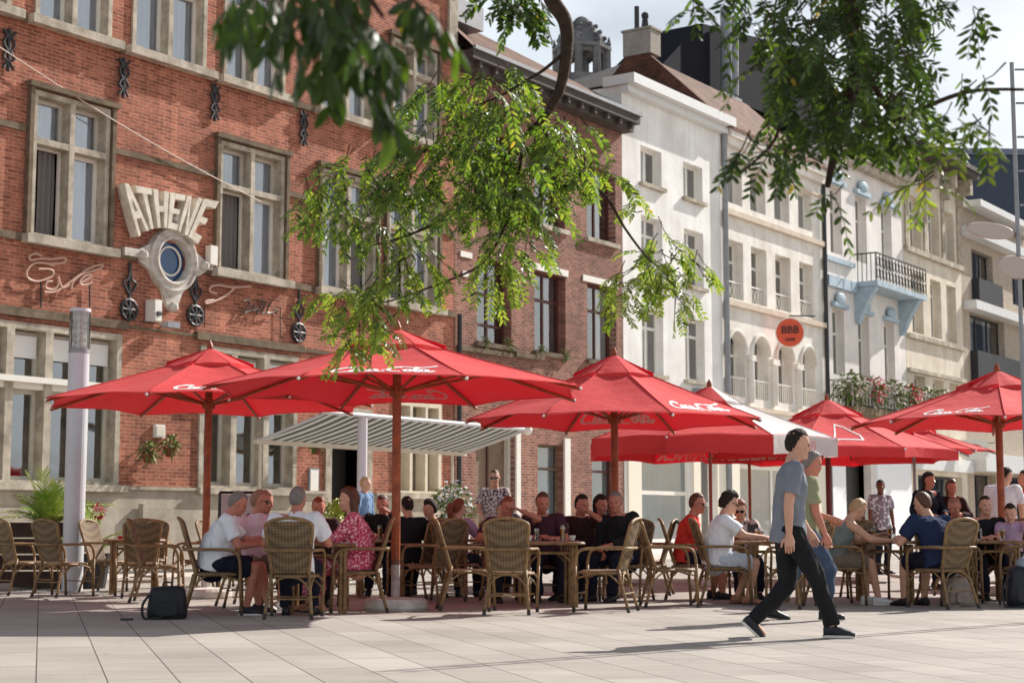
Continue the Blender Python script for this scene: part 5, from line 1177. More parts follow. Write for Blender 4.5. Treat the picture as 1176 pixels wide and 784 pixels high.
def person(x, y, fx, fy, label, pose='sit', H=1.74, male=True, skin=None, top=None, topc='shirt', sleeve='short', legs='trousers', legm=None, shoem=None, hairm=None, hair='short', head=(0, 0), lean=0.0, twist=0,
           hands=None, feet=None, seatz=.455, glasses=False, cap=None, vox=.012, belly=0.0, z=None, dress=None, elbow=None, fat=1.0, pelvis=None, apron=None, hand_curl=.5, child=False, beard=None, roll=0):
    if y > 19.8 and pose == 'sit' and not roll:
        rs = random.Random(int(x*91+y*37)); roll = rs.uniform(-7, 7); lean += rs.uniform(-6, 9); twist += rs.uniform(-14, 14); fat *= rs.uniform(.94, 1.1); head = (head[0]+rs.uniform(-18, 18), head[1]+rs.uniform(-6, 8))
        if hands is None: hands = [(rs.uniform(-.25,-.05), rs.uniform(.28,.42), rs.choice([.7,.78,.82,1.12])), (rs.uniform(.05,.25), rs.uniform(.25,.42), rs.choice([.6,.78,.8]))]
    k = H/1.74; skin = skin or skin_l; e = empty('person', (x, y, ground_z(x, y) if z is None else z), yaw_of(fx, fy), label, 'person')
    X, Y, Z = Vector((1,0,0)), Vector((0,1,0)), Vector((0,0,1))
    if pose == 'sit': P = Vector((0, -.06, seatz+.065*k))
    else: P = Vector((0, 0, .93*k))
    if pelvis: P = Vector(pelvis)
    la = R(lean); up = (Z*math.cos(la)+Y*math.sin(la)+X*math.sin(R(roll))).normalized(); fw = (Y*math.cos(la)-Z*math.sin(la)).normalized()
    tw = R(twist); lat = (X*math.cos(tw)+Y*math.sin(tw)); latp = X; fwd_c = up.cross(lat).normalized(); lat = fwd_c.cross(up).normalized()
    up2 = (up+fwd_c*(.18 if pose == 'sit' else .03)).normalized()
    hb = .165*k if male else .17*k; sh = (.195 if male else .162)*k
    kt = k*(.95 if pose == 'sit' else 1); waist = P+up*.17*kt; chest = P+up*.36*kt; neckb = chest+up2*.19*kt; S = [neckb-up2*.055*k+lat*s*sh for s in (-1, 1)]
    hy, hp = R(head[0]), R(head[1]); nd = (up2*.75+Z*.5+fwd_c*.12).normalized(); hbase = neckb+nd*.075*k
    hf = (fwd_c*math.cos(hy)+lat*math.sin(-hy)); hf = Vector((hf.x, hf.y, hf.z*.3)).normalized(); hf = (hf*math.cos(hp)-Z*math.sin(hp)).normalized(); hl = hf.cross(Z).normalized(); hu = hl.cross(hf).normalized()
    hc = hbase+hu*.088*k+hf*.022*k     # head centre
    hs = k if not child else k*1.25
    # feet / knees
    if feet is None:
        feet = [(-.14*k, .42*k, .07), (.14*k, .42*k, .07)] if pose == 'sit' else [(-.1, .02, .08), (.1, -.02, .08)]
    hips = [P+latp*s*.09*k for s in (-1, 1)]; knees = []; ankles = []
    for i, s in enumerate((-1, 1)):
        kn, an = ik(hips[i], Vector(feet[i][:3]), .44*k, .42*k, Vector((s*.18, 1, .9)) if pose == 'sit' else Vector((s*.05, 1, .1))); knees.append(kn); ankles.append(an)
    if hands is None:
        hands = [(-.18, .32, .72), (.18, .32, .72)] if pose == 'sit' else [(-.27*k, .06, .8*k), (.27*k, .02, .8*k)]
    elbows = []; wrists = []
    for i, s in enumerate((-1, 1)):
        eh = Vector(elbow[i]) if elbow else Vector((s*.7, -.5, -.6)); el, wr = ik(S[i], hands[i], .285*k, .25*k, eh); elbows.append(el); wrists.append(wr)
    # ---- body
    g = MB(); f = fat
    capped(g, [(P-up*.04*k, .16*k*f, .115*k*f), (P+up*.05*k, .165*k*f, .12*k*f), (waist, .14*k*f, (.105+belly*.6)*k*f), (P+up*.27*k, .15*k*f, (.11+belly*.5)*k*f), (chest+up*.0, .17*k*f, .115*k*f), (chest+up2*.09*k, .165*k*f, .1*k*f), (neckb-up2*.04*k, .1*k, .075*k)], lat, fwd_c)
    limb(g, [neckb-nd*.03*k, neckb+nd*.04*k, hc-hu*.06*k], [.07*k, .06*k, .057*k])
    for i, s in enumerate((-1, 1)):
        limb(g, [neckb-up2*.045*k+lat*s*.06*k, S[i]], [.055*k, .062*k*f]); 
        limb(g, [S[i], S[i].lerp(elbows[i], .45), elbows[i]], [.058*k*f, .05*k*f, .042*k]); limb(g, [elbows[i], elbows[i].lerp(wrists[i], .35), wrists[i]], [.042*k, .04*k, .027*k])
        limb(g, [hips[i], hips[i].lerp(knees[i], .5), knees[i]], [.092*k*f, .078*k*f, .058*k]); limb(g, [knees[i], knees[i].lerp(ankles[i], .35), ankles[i]], [.057*k, .055*k, .036*k])
        # foot
        fd = Vector((s*.15, 1, 0)).normalized(); pit = feet[i][3] if len(feet[i]) > 3 else 0; fd = (fd*math.cos(pit)-Z*math.sin(pit)).normalized()
        limb(g, [ankles[i]-Z*.02, ankles[i]+fd*.1*k-Z*.035*k], [.036*k, .03*k])
    # head: skull + jaw + face relief
    secs = [(-.118,.034,.036,.03),(-.1,.046,.056,.022),(-.07,.058,.074,.012),(-.035,.067,.086,.004),(.0,.073,.093,-.002),(.04,.076,.098,-.006),(.075,.07,.09,-.01),(.1,.052,.07,-.012),(.117,.026,.038,-.012)]
    g.loft([ell_ring(hc+hu*t*hs+hf*o_*hs, hl, hf, rx*hs, ry*hs, 18) for t, rx, ry, o_ in secs])
    g.loft([ell_ring(hc+hf*a_*hs+hu*b_*hs, hl, hu, w_*hs, h_*hs, 8) for a_, b_, w_, h_ in ((.075,-.005,.02,.034),(.1,-.018,.015,.024),(.113,-.03,.01,.012))])
    for s in (-1, 1):
        g.ball(hc+hl*s*.075*hs-hu*.012*hs, .017*hs, 8, 6); g.ball(hc+hl*s*.074*hs+hu*.01*hs, .016*hs, 8, 6); g.ball(hc+hl*s*.033*hs+hf*.085*hs+hu*.024*hs, (.02*hs,.014*hs,.01*hs), 8, 5); g.ball(hc+hl*s*.045*hs+hf*.068*hs-hu*.035*hs, .02*hs, 8, 6)
    g.ball(hc+hf*.088*hs-hu*.062*hs, (.024*hs,.014*hs,.012*hs), 8, 6); g.ball(hc+hf*.08*hs-hu*.098*hs, .02*hs, 8, 6)
    ex = MB()
    for i, s in enumerate((-1, 1)):
        d = (wrists[i]-elbows[i]).normalized(); pn = Vector((-s*.45, .0, -1)) if pose == 'sit' else Vector((-s, .1, 0))
        if pose != 'sit': d = (d+Vector((0,.05,-.3))).normalized()
        hand_geo(ex, wrists[i], d, pn, -s, hand_curl, k)
    body = remeshed(g, 'body', skin, e, vox=vox, extra=ex)
    # face details
    fm_ = MB()
    for s in (-1, 1):
        fm_.ball(hc+hl*s*.032*hs+hf*.086*hs+hu*.003*hs, (.012*hs,.009*hs,.006*hs), 8, 5)
    fm_.build('eyes', eye_m, body); MB().tube([hc+hl*s*.022*hs+hf*(.096-.003*abs(s))*hs-hu*(.06-.003*abs(s))*hs for s in (-1,-.5,0,.5,1)], .0055*hs, 6).build('mouth', lip_m, body)
    if glasses:
        gg = MB(); gm_ = mat('black_lens', (.008,.008,.01), .15, .6)
        for s in (-1, 1):
            gg.loft([ell_ring(hc+hl*s*.034*hs+hf*(.1+d_)*hs+hu*.0*hs, hl, hu, .03*hs, .021*hs, 12) for d_ in (0, .005)])
            gg.tube([hc+hl*s*.06*hs+hf*.1*hs+hu*.008*hs, hc+hl*s*.078*hs-hf*.01*hs+hu*.008*hs], .004, 5)
        gg.tube([hc-hl*.01*hs+hf*.104*hs+hu*.006*hs, hc+hl*.01*hs+hf*.104*hs+hu*.006*hs], .004, 5); gg.build('sunglasses', gm_, body)
    # hair
    if hair != 'bald' and hairm:
        hg = MB(); n, m_ = 26, 18; vs = []
        lenf = {'short': .3, 'crop': .3, 'long': -.25, 'bob': -.1, 'tail': .2, 'curly': .1}[hair]
        th = {'short': 1.06, 'crop': 1.07, 'long': 1.14, 'bob': 1.16, 'tail': 1.12, 'curly': 1.24}[hair]
        for j in range(m_+1):
            a = PI*(j/m_*.995+.0025)
            for i in range(n):
                b = 2*PI*i/n; dl, df, du = math.sin(a)*math.cos(b), math.sin(a)*math.sin(b), math.cos(a)
                hairline = (.5+.06*math.sin(dl*7+x) if df > .3 else (.5-(.3-df)*1.35 if df > -.05 else (.06-(-.05-df)*1.5 if df > -.5 else -.74)))
                kk = .84+(th-.84)*max(0, min(1, (du-hairline)/.2))**.7
                
                kk *= 1+(.1 if hair != 'crop' else .015)*noise.noise(Vector((dl*5, df*5+x, du*5)))+(.09*noise.noise(Vector((dl*9, df*9+x, du*9))) if hair == 'curly' else 0)
                if hair in ('short', 'crop', 'tail') and kk > .97: kk = min(kk, 1.03+(kk-1.03)*max(.0, min(1, (du+.45)/.75)))
                vs.append(hc+hu*.01*hs-hf*.006*hs+hl*dl*.081*hs*kk+hf*df*.1*hs*kk+hu*du*.118*hs*kk)
        hg.add(vs, [(j*n+i, j*n+(i+1) % n, (j+1)*n+(i+1) % n, (j+1)*n+i) for j in range(m_) for i in range(n)])
        if hair in ('long', 'bob'):
            L_ = .3 if hair == 'long' else .14
            b0 = hc-hf*.045*hs
            hg.loft([ell_ring(b0+hu*.04*hs-Z*L_*t*hs-hf*.03*t*hs+hu*.0, hl, hf, (.088-.012*t)*hs*(1+.12*math.sin(9*t)), (.062-.02*t)*hs, 14) for t in (0,.2,.4,.6,.8,1)])
        if hair == 'tail':
            b0 = hc-hf*.1*hs+hu*.02*hs; hg.tube(smooth_path([b0, b0-hf*.07-Z*.03, b0-hf*.07-Z*.14, b0-hf*.03-Z*.24], 3), [.03,.04,.045,.045,.045,.045,.04,.03,.02,.012][:10], 8)
        hg.build('hair', hairm, body, smooth=True)
    if beard: 
        bg_ = MB(); bg_.loft([ell_ring(hc+hu*t*hs+hf*o_*hs, hl, hf, rx*hs*1.06, ry*hs*1.03, 14) for t, rx, ry, o_ in secs[:3]]); bg_.build('beard', beard, body, smooth=True)
    if cap:
        cg = MB(); cg.loft([ell_ring(hc+hu*t*hs-hf*.008*hs, hl, hf, rx*hs, ry*hs, 16) for t, rx, ry in ((.045,.087,.108),(.075,.085,.105),(.105,.07,.085),(.125,.035,.045))]); cg.loft([[hc+hu*(.05-.01*abs(v))*hs+hf*(.08+.1*u_)*hs+hl*v*.07*hs*(1-.3*u_) for v in (-1,-.5,0,.5,1)] for u_ in (0,.5,1)], cap=False, closed=False)
        cg.build('cap', cap, body, smooth=True)
    # ---- top garment
    if top:
        g = MB(); a_ = .013*k
        lo = -.1 if pose == 'stand' else -.06
        secs_ = [(P+up*lo*k, .182*k*f+a_, .135*k*f+a_), (P+up*.06*k, .17*k*f+a_, (.125+belly*.5)*k*f+a_), (waist, .155*k*f+a_, (.12+belly*.7)*k*f+a_), (P+up*.27*k, .16*k*f+a_, (.12+belly*.5)*k*f+a_), (chest, .176*k*f+a_, .12*k*f+a_), (chest+up2*.09*k, .172*k*f+a_, .106*k*f+a_), (neckb-up2*.055*k, .125*k+a_, .085*k+a_)]+([(neckb-up2*.02*k, .088*k+a_, .072*k+a_), (neckb-up2*.0*k, .066*k+a_, .064*k+a_)] if topc != 'tank' else [])
        if not male: secs_[4] = (chest+fwd_c*.012, .165*k*f+a_, .135*k*f+a_)
        rings = [ell_ring(c, lat, fwd_c, rx, ry, 18) for c, rx, ry in secs_]; g.loft(rings)
        for i, s in enumerate((-1, 1)):
            if topc == 'tank': limb(g, [neckb-up2*.06*k+lat*s*.08*k, neckb-up2*.05*k+lat*s*.12*k], [.05*k+a_*.6, .045*k+a_*.6])
            else: limb(g, [neckb-up2*.05*k+lat*s*.07*k, S[i]], [.05*k+a_, .062*k*f+a_])
            if sleeve == 'short': g.tube([S[i], S[i].lerp(elbows[i], .35), S[i].lerp(elbows[i], .72)], [.064*k*f+a_*.8, .06*k*f+a_, .06*k*f+a_], 12)
            if sleeve == 'long': limb(g, [S[i], S[i].lerp(elbows[i], .5), elbows[i]], [.062*k*f+a_*.8, .056*k+a_, .048*k+a_]); g.tube([elbows[i], elbows[i].lerp(wrists[i], .5), elbows[i].lerp(wrists[i], .93)], [.048*k+a_, .043*k+a_, .035*k+a_], 12)
            if sleeve == 'three': limb(g, [S[i], S[i].lerp(elbows[i], .5), elbows[i]], [.062*k*f+a_*.8, .056*k+a_, .048*k+a_]); g.tube([elbows[i], elbows[i].lerp(wrists[i], .3), elbows[i].lerp(wrists[i], .45)], [.048*k+a_, .046*k+a_, .046*k+a_], 12)
        if topc in ('collar', 'tucked'): g.tube([neckb-up2*.01*k+nd*.03*k+(lat*math.cos(t)*.07+fwd_c*math.sin(t)*.062)*k for t in [2*PI*j/16 for j in range(17)]], .014, 6)
        remeshed(g, 'dress' if dress else 'shirt', top, e, vox=vox, it=3, fac=.5, disp=.016)
    if apron:
        g = MB(); g.grid(lambda u_, v: P+up*(-.25+.6*v)*k+lat*(u_-.5)*.34*k*(1-.3*v)+fwd_c*(.16+belly-.05*abs(u_-.5))*k, 8, 10); o = g.build('apron', apron, e, smooth=True); md = o.modifiers.new('t', 'SOLIDIFY'); md.thickness = .01
    # ---- legs
    if dress:
        g = MB(); kc = (knees[0]+knees[1])/2; kw = (knees[1]-knees[0]).length/2; ac = (ankles[0]+ankles[1])/2
        if pose == 'sit':
            ax2 = latp
            secs_ = [(P-Y*.03, .19*k*f, .14*k), (P.lerp(kc, .4)+Z*.0, .185*k*f, .125*k), (P.lerp(kc, .85), kw+.1*k, .1*k)]
            rings = [ell_ring(c, ax2, Z, rx, ry, 18) for c, rx, ry in secs_]; g.loft(rings)
            lg = [(kc+Z*.02-Y*.02, kw+.095*k, .11*k), (kc.lerp(ac, .3), kw+.1*k, .11*k), (kc.lerp(ac, .55), kw+.11*k, .12*k), (kc.lerp(ac, .76), kw+.12*k, .125*k)]
            g.loft([ell_ring(c, ax2, Y, rx, ry, 18) for c, rx, ry in lg]); g.ball(kc-Y*.0, (kw+.09*k, .11*k, .11*k), 14, 8)
        remeshed(g, 'skirt', top, e, vox=vox, it=3, fac=.5, disp=.02)
    elif legm:
        g = MB(); a_ = .012*k; end = {'trousers': 1.0, 'shorts': 0.0}[legs]
        capped(g, [(P-up*.05*k, .155*k*f+a_, .11*k*f+a_), (P+up*.04*k, .162*k*f+a_, .118*k*f+a_), (P+up*.1*k, .158*k*f+a_, .116*k*f+a_)], latp, fw)
        for i in range(2):
            if legs == 'trousers':
                limb(g, [hips[i], hips[i].lerp(knees[i], .5), knees[i]], [.094*k*f+a_, .08*k*f+a_, .062*k+a_])
                g.tube([knees[i], knees[i].lerp(ankles[i], .4), ankles[i]+Z*.02], [.062*k+a_, .055*k+a_, .05*k+a_*.8], 12)
            else: g.tube([hips[i], hips[i].lerp(knees[i], .5), hips[i].lerp(knees[i], .92)], [.098*k*f+a_, .088*k*f+a_, .085*k+a_], 12)
        remeshed(g, 'trousers' if legs == 'trousers' else 'shorts', legm, e, vox=vox, it=3, fac=.5, disp=.017)
    # ---- shoes
    for i, s in enumerate((-1, 1)):
        if not shoem: break
        fd = Vector((s*.15, 1, 0)).normalized(); pit = feet[i][3] if len(feet[i]) > 3 else 0; fd = (fd*math.cos(pit)-Z*math.sin(pit)).normalized(); su = X.cross(fd).normalized(); sl = fd.cross(su).normalized()
        A = ankles[i]; g = MB(); prof_ = [(-.07,.03,.035,-.035),(-.055,.038,.05,-.02),(0,.04,.056,-.012),(.05,.043,.042,-.03),(.1,.046,.034,-.038),(.15,.044,.027,-.045),(.185,.032,.02,-.052)]
        g.loft([ell_ring(A+fd*t*k+su*(o_)*k, sl, su, w_*k, h_*k, 12) for t, w_, h_, o_ in prof_]); sh_ = g.build('shoe', shoem, e, smooth=True)
        so = MB(); so.loft([[A+fd*(t*.135+.058)*k+sl*w_*.046*k+su*z_*k for t, w_ in [(math.cos(2*PI*j/18), math.sin(2*PI*j/18)) for j in range(18)]] for z_ in (-.078, -.058)]); so.build('sole', white_paint if shoem.name in ('white_shoe', 'dark_trainer') else iron, sh_)
    return e
def finish_people():
    fonts = [o for o in scene.objects if o.type == 'FONT']
    dg = bpy.context.evaluated_depsgraph_get(); dg.update(); new = []
    for o, disp, ex, m in PEND:
        new.append(bpy.data.meshes.new_from_object(o.evaluated_get(dg)))
    for (o, disp, ex, m), me in zip(PEND, new):
        o.modifiers.clear()
        if disp:
            nrm = [v.normal.copy() for v in me.vertices]; off = Vector((o.parent.location.x, o.parent.location.y, 0))
            for v, nn in zip(me.vertices, nrm):
                c = v.co; v.co = c+nn*disp*(noise.noise(Vector((c.x*9, c.y*9, c.z*6))+off)+.6*noise.noise(Vector((c.x*22, c.y*22, c.z*13))+off))
        if ex and ex.v:
            b = bmesh.new(); b.from_mesh(me); vs = [b.verts.new(p) for p in ex.v]
            for f in ex.f:
                try: fc = b.faces.new([vs[i] for i in f]); fc.smooth = True
                except ValueError: pass
            b.to_mesh(me); b.free()
        me.polygons.foreach_set('use_smooth', [True]*len(me.polygons))
        me.materials.clear(); me.materials.append(m); o.data = me
    PEND.clear()
    for o in fonts:
        me = bpy.data.meshes.new_from_object(o.evaluated_get(dg)); n_ = bpy.data.objects.new('lettering', me); scene.collection.objects.link(n_)
        n_.parent = o.parent; n_.location = o.location; n_.rotation_euler = o.rotation_euler; n_.scale = o.scale; bpy.data.objects.remove(o)

def floral():
    m = mat('pink_floral', srgb(196, 52, 84), .85, .2); N, L = nodes(m); b = N['Principled BSDF']; tcn = N.new('ShaderNodeTexCoord')
    v = N.new('ShaderNodeTexNoise'); v.inputs['Scale'].default_value = 42; v.inputs['Detail'].default_value = 2; L.new(tcn.outputs['Object'], v.inputs['Vector'])
    r = N.new('ShaderNodeValToRGB'); r.color_ramp.interpolation = 'CONSTANT'; e0, e1 = r.color_ramp.elements; e0.position = 0; e0.color = (*srgb(150,44,76),1); e1.position = .42; e1.color = (*srgb(204,88,114),1); e2 = r.color_ramp.elements.new(.58); e2.color = (*srgb(232,196,200),1)
    L.new(v.outputs[0], r.inputs[0]); L.new(r.outputs[0], b.inputs['Base Color']); return m
def patterned(name, c1, c2, s=20):
    m = mat(name, c1, .9, .2); N, L = nodes(m); b = N['Principled BSDF']; tcn = N.new('ShaderNodeTexCoord'); v = N.new('ShaderNodeTexVoronoi'); v.inputs['Scale'].default_value = s; L.new(tcn.outputs['Object'], v.inputs['Vector'])
    r = N.new('ShaderNodeValToRGB'); r.color_ramp.interpolation = 'CONSTANT'; r.color_ramp.elements[0].color = (*c1, 1); r.color_ramp.elements[1].position = .45; r.color_ramp.elements[1].color = (*c2, 1); L.new(v.outputs[0], r.inputs[0]); L.new(r.outputs[0], b.inputs['Base Color']); return m
c_white = cloth('white_cotton', srgb(232, 232, 236), .05); c_pink = cloth('pale_pink_cotton', srgb(222, 190, 200), .06); c_black = cloth('black_cotton', (.018,.018,.02)); c_navy = cloth('navy_cotton', srgb(40, 50, 80)); c_grey = cloth('grey_cotton', srgb(128, 132, 142), .08)
c_olive = cloth('pale_olive_cotton', srgb(150, 150, 118), .08); c_jean = cloth('blue_denim', srgb(64, 78, 98), .25); c_dark = cloth('dark_denim', srgb(30, 34, 46), .2); c_red = cloth('red_cotton', srgb(206, 62, 52)); c_lilac = cloth('lilac_cotton', srgb(178, 150, 176)); c_plum = cloth('plum_cotton', srgb(74, 46, 56)); c_lt = cloth('light_shorts', srgb(196, 204, 214), .08); c_tank = cloth('grey_green_tank', srgb(118, 126, 122)); c_khaki = cloth('khaki_cotton', srgb(120, 104, 92)); c_lightjean = cloth('washed_denim', srgb(120, 146, 178), .1); c_brown = cloth('dark_brown_cotton', srgb(58, 40, 38))
h_dark = mat('dark_hair', (.032,.02,.014), .7, .25, var=.5, vscale=45, bump=1.0, bscale=70); h_brown = mat('brown_hair', srgb(92, 58, 40), .5, .4, bump=.6, bscale=60, var=.2, vscale=30); h_grey = mat('grey_hair', srgb(128, 118, 112), .6, .3, bump=.6, bscale=60, var=.25, vscale=30); h_blond = mat('blond_hair', srgb(184, 146, 104), .5, .4, bump=.6, bscale=60, var=.2, vscale=30); h_aub = mat('auburn_hair', srgb(134, 66, 40), .5, .4, bump=.6, bscale=60, var=.2, vscale=30); h_stub = mat('stubble', srgb(150, 110, 92), .7, .2)
s_black = mat('black_shoe', (.015,.015,.017), .5); s_trainer = mat('dark_trainer', (.022,.024,.032), .6); s_white = mat('white_shoe', srgb(220,218,216), .6); s_tan = mat('tan_sandal', srgb(170,120,90), .6)

# seated at the big parasol's table
person(-3.12, 17.3, 1, .12, 'grey haired man in a white polo and dark shorts leaning over the table', H=1.78, skin=skin_r, top=c_white, topc='collar', legs='shorts', legm=c_dark, shoem=s_trainer, hair='crop', hairm=h_grey, lean=14, head=(0, 22), belly=.05, hands=[(-.1,.5,.74),(.1,.42,.74)], feet=[(-.15,.42,.075),(.1,.3,.075)], fat=1.1)
person(-2.25, 16.78, .02, 1, 'bald man in a white shirt seen from behind on a rattan chair', H=1.82, skin=skin_r, top=c_white, topc='collar', legs='trousers', legm=c_dark, shoem=s_black, hair='crop', hairm=h_grey, lean=12, head=(-10, 5), belly=.04, fat=1.15, hands=[(-.2,.4,.78),(.2,.4,.78)])
person(-2.92, 18.45, .62, -.78, 'man in a pale pink shirt and glasses with bare legs and white trainers', H=1.78, skin=skin_r, top=c_pink, topc='collar', legs='shorts', legm=c_khaki, shoem=s_white, hair='crop', hairm=h_stub, lean=5, head=(48, 3), glasses=True, hands=[(-.12,.45,.8),(.25,.35,.8)], feet=[(-.1,.45,.075),(.12,.52,.075)], belly=.03)
person(-3.08, 19.3, 1, -.2, 'man with shaved reddish head in a black tee behind the pink shirted man', H=1.84, skin=skin_r, top=c_black, legm=c_dark, shoem=s_black, hair='crop', hairm=h_stub, lean=10, head=(0, 10), fat=1.1, hands=[(-.1,.45,.78),(.12,.4,.78)])
person(-2.3, 19.35, 0, -1, 'red faced man facing the camera at the far side of the table, low behind it', H=1.7, skin=skin_r, top=c_brown, legm=c_dark, shoem=s_black, hair='crop', hairm=h_aub, lean=14, head=(10, 12), hands=[(-.15,.45,.78),(.15,.45,.78)])
person(-1.76, 17.86, -1, -.1, 'woman with wavy brown hair in a pink floral dress, legs crossed under the table', H=1.8, male=False, skin=skin_l, top=floral(), topc='shirt', sleeve='three', dress=True, shoem=s_tan, hair='long', hairm=h_brown, lean=2, head=(-4, 6), belly=.06, fat=1.2, hands=[(-.1,.42,.79),(.14,.38,.79)], feet=[(-.05,.36,.08),(.04,.46,.08)])
# tables behind
person(-1.85, 22.4, .15, -1, 'dark haired person in a black jacket with white collar facing the camera', H=1.82, skin=skin_r, top=c_black, topc='collar', sleeve='long', legm=c_dark, shoem=s_black, hair='short', hairm=h_brown, head=(0, 6))
person(-1.38, 21.3, -.35, .9, 'dark clothed person directly behind the wooden parasol pole, facing away', H=1.74, skin=skin_l, top=c_black, sleeve='long', legm=c_dark, shoem=s_black, hair='short', hairm=h_dark, head=(0, 6), lean=10)
person(-1.1, 22.4, -.7, -.5, 'person with curly dark hair behind the second rattan chair right of the parasol pole', H=1.66, male=False, skin=skin_l, top=c_plum, legm=c_dark, shoem=s_black, hair='curly', hairm=h_dark, head=(0, 5))
person(-.72, 21.2, .35, 1, 'auburn haired woman in a lilac top seen from behind with head turned right', H=1.7, male=False, skin=skin_l, top=c_lilac, sleeve='short', legm=c_dark, shoem=s_black, hair='tail', hairm=h_aub, head=(-50, 5), lean=8)
person(-.12, 23.1, -.2, -1, 'man in a grey and white patterned shirt seated in front of the waitress', H=1.76, skin=skin_l, top=patterned('grey_white_print', srgb(196,192,192), srgb(96,92,98), 38), sleeve='long', legm=c_dark, shoem=s_black, hair='short', hairm=h_grey, head=(20, 25), lean=12)
person(-.27, 25.4, -.1, -1, 'waitress in sunglasses and a dark patterned top standing by the brown door', pose='stand', H=1.77, male=False, skin=skin_l, top=patterned('dark_pale_print', srgb(60,42,46), srgb(206,190,186), 30), sleeve='short', legm=c_dark, shoem=s_black, hair='short', hairm=h_brown, glasses=True, hands=[(-.16,.3,1.08),(.16,.3,1.08)], belly=.05, fat=1.15)
person(-2.75, 30.0, .9, -.4, 'person in a washed denim jacket standing by the dark doorway under the awning', pose='stand', H=1.8, skin=skin_l, top=c_lightjean, sleeve='long', legm=c_dark, shoem=s_black, hair='short', hairm=h_blond)
person(-.13, 20.3, .25, -1, 'man with a red face and dark polo looking down behind the middle chair', H=1.76, skin=skin_r, top=c_plum, legm=c_dark, shoem=s_black, hair='crop', hairm=h_aub, head=(10, 18), lean=10)
person(.42, 20.4, .1, -1, 'broad man in a dark plum shirt behind the middle table', H=1.82, skin=skin_r, top=c_plum, legm=c_dark, shoem=s_black, hair='crop', hairm=h_brown, head=(25, 5), fat=1.12)
person(.88, 20.9, -.4, -.9, 'dark haired woman with pale blouse beside the ponytailed woman', H=1.78, male=False, skin=skin_r, top=c_brown, legm=c_dark, shoem=s_black, hair='short', hairm=h_dark, head=(40, 5))
person(1.12, 21.4, -.6, -.8, 'woman with long dark hair turned away behind the middle parasol pole', H=1.76, male=False, skin=skin_r, top=c_plum, legm=c_dark, shoem=s_black, hair='long', hairm=h_dark, head=(60, 5))
person(1.38, 20.5, -.6, -.8, 'balding man in black just left of the middle parasol pole', H=1.84, skin=skin_r, top=c_black, sleeve='long', legm=c_dark, shoem=s_black, hair='crop', hairm=h_grey, head=(20, 5), fat=1.1)
# right of the middle parasol
person(2.28, 20.9, 1, -.05, 'man in a red tee and sunglasses with a dark jacket over his shoulder', H=1.82, skin=skin_r, top=c_red, sleeve='short', legs='shorts', legm=c_dark, shoem=s_black, hair='crop', hairm=h_brown, glasses=True, head=(0, 6), lean=0, fat=1.1, feet=[(-.12,.3,.075),(.12,.4,.075)])
person(2.52, 19.6, 1, .02, 'person with curly black hair and sunglasses in a white tee and pale shorts', H=1.8, male=False, skin=skin_l, top=c_white, sleeve='short', legs='shorts', legm=c_lt, shoem=s_tan, hair='curly', hairm=h_dark, glasses=True, head=(0, 12), lean=8, fat=1.1, hands=[(-.05,.5,.8),(.12,.5,.8)], feet=[(-.1,.2,.075),(.12,.3,.075)], belly=.04)
person(3.02, 21.15, 0, -1, 'short haired woman in sunglasses and a brown print blouse facing the camera', H=1.66, male=False, skin=skin_l, top=patterned('brown_print', srgb(110,86,80), srgb(196,180,172), 18), sleeve='short', legm=c_dark, shoem=s_black, hair='bob', hairm=h_aub, glasses=True, head=(8, 10), lean=8, hands=[(-.1,.45,.8),(.08,.45,.82)])
# walking men
person(2.36, 13.85, 1, -.05, 'tall young man in a grey tee and black trousers striding to the right', pose='stand', H=1.8, skin=skin_l, top=c_grey, sleeve='short', legm=c_black, shoem=s_trainer, hair='short', hairm=h_dark, pelvis=(0,.0,.9), lean=4, head=(0, 8), vox=.009,
       feet=[(-.07,-.3,.13,.75),(.07,.34,.085,.0)], hands=[(-.24,.2,.9),(.27,-.04,.75)], elbow=[(-.3,-.9,-.1),(.2,-1,0)], hand_curl=.45)
person(2.93, 16.35, 1, .05, 'man in a pale olive shirt and jeans walking behind the man in grey', pose='stand', H=1.72, skin=skin_r, top=c_olive, sleeve='short', legm=c_jean, shoem=s_black, hair='crop', hairm=h_grey, pelvis=(0,.02,.87), lean=3, head=(0, 15), vox=.01,
       feet=[(-.07,-.3,.09,.15),(.07,.2,.085,0)], hands=[(-.1,.3,1.02),(.2,.18,.85)], elbow=[(-.3,-.8,-.6),(.3,-.9,-.3)])
# right hand tables
person(3.88, 19.5, 1, .05, 'blond short haired woman in a grey tank top leaning on the table with bare arms', H=1.78, male=False, skin=skin_l, top=c_tank, topc='tank', sleeve='none', legs='shorts', legm=c_khaki, shoem=s_white, hair='short', hairm=h_blond, lean=24, head=(0, 24), hands=[(-.12,.55,.82),(.15,.62,.76)], feet=[(-.12,.4,.075),(.12,.48,.075)])
person(4.93, 18.8, -.42, .9, 'man in a navy tee seen from behind with cropped hair and dark shorts', H=1.86, skin=skin_l, top=c_navy, sleeve='short', legs='shorts', legm=c_dark, shoem=s_black, hair='crop', hairm=h_brown, lean=20, head=(10, 8), fat=1.12, hands=[(-.22,.45,.79),(.22,.35,.79)])
person(7.1, 31.2, .5, -1, 'dark skinned man in a pale patterned shirt standing in front of the white boards', pose='stand', H=1.78, skin=skin_d, top=patterned('white_grey_print', srgb(206,206,212), srgb(130,130,142), 16), sleeve='short', legm=c_dark, shoem=s_black, hair='crop', hairm=h_dark, head=(-40, 5))
person(6.2, 24.2, .4, -1, 'woman with long dark hair and denim jacket standing behind the man in navy', pose='stand', H=1.7, male=False, skin=skin_r, top=c_dark, sleeve='long', legm=c_dark, shoem=s_black, hair='long', hairm=h_dark, head=(20, 8), hands=[(-.15,.25,1.1),(.15,.25,1.1)])
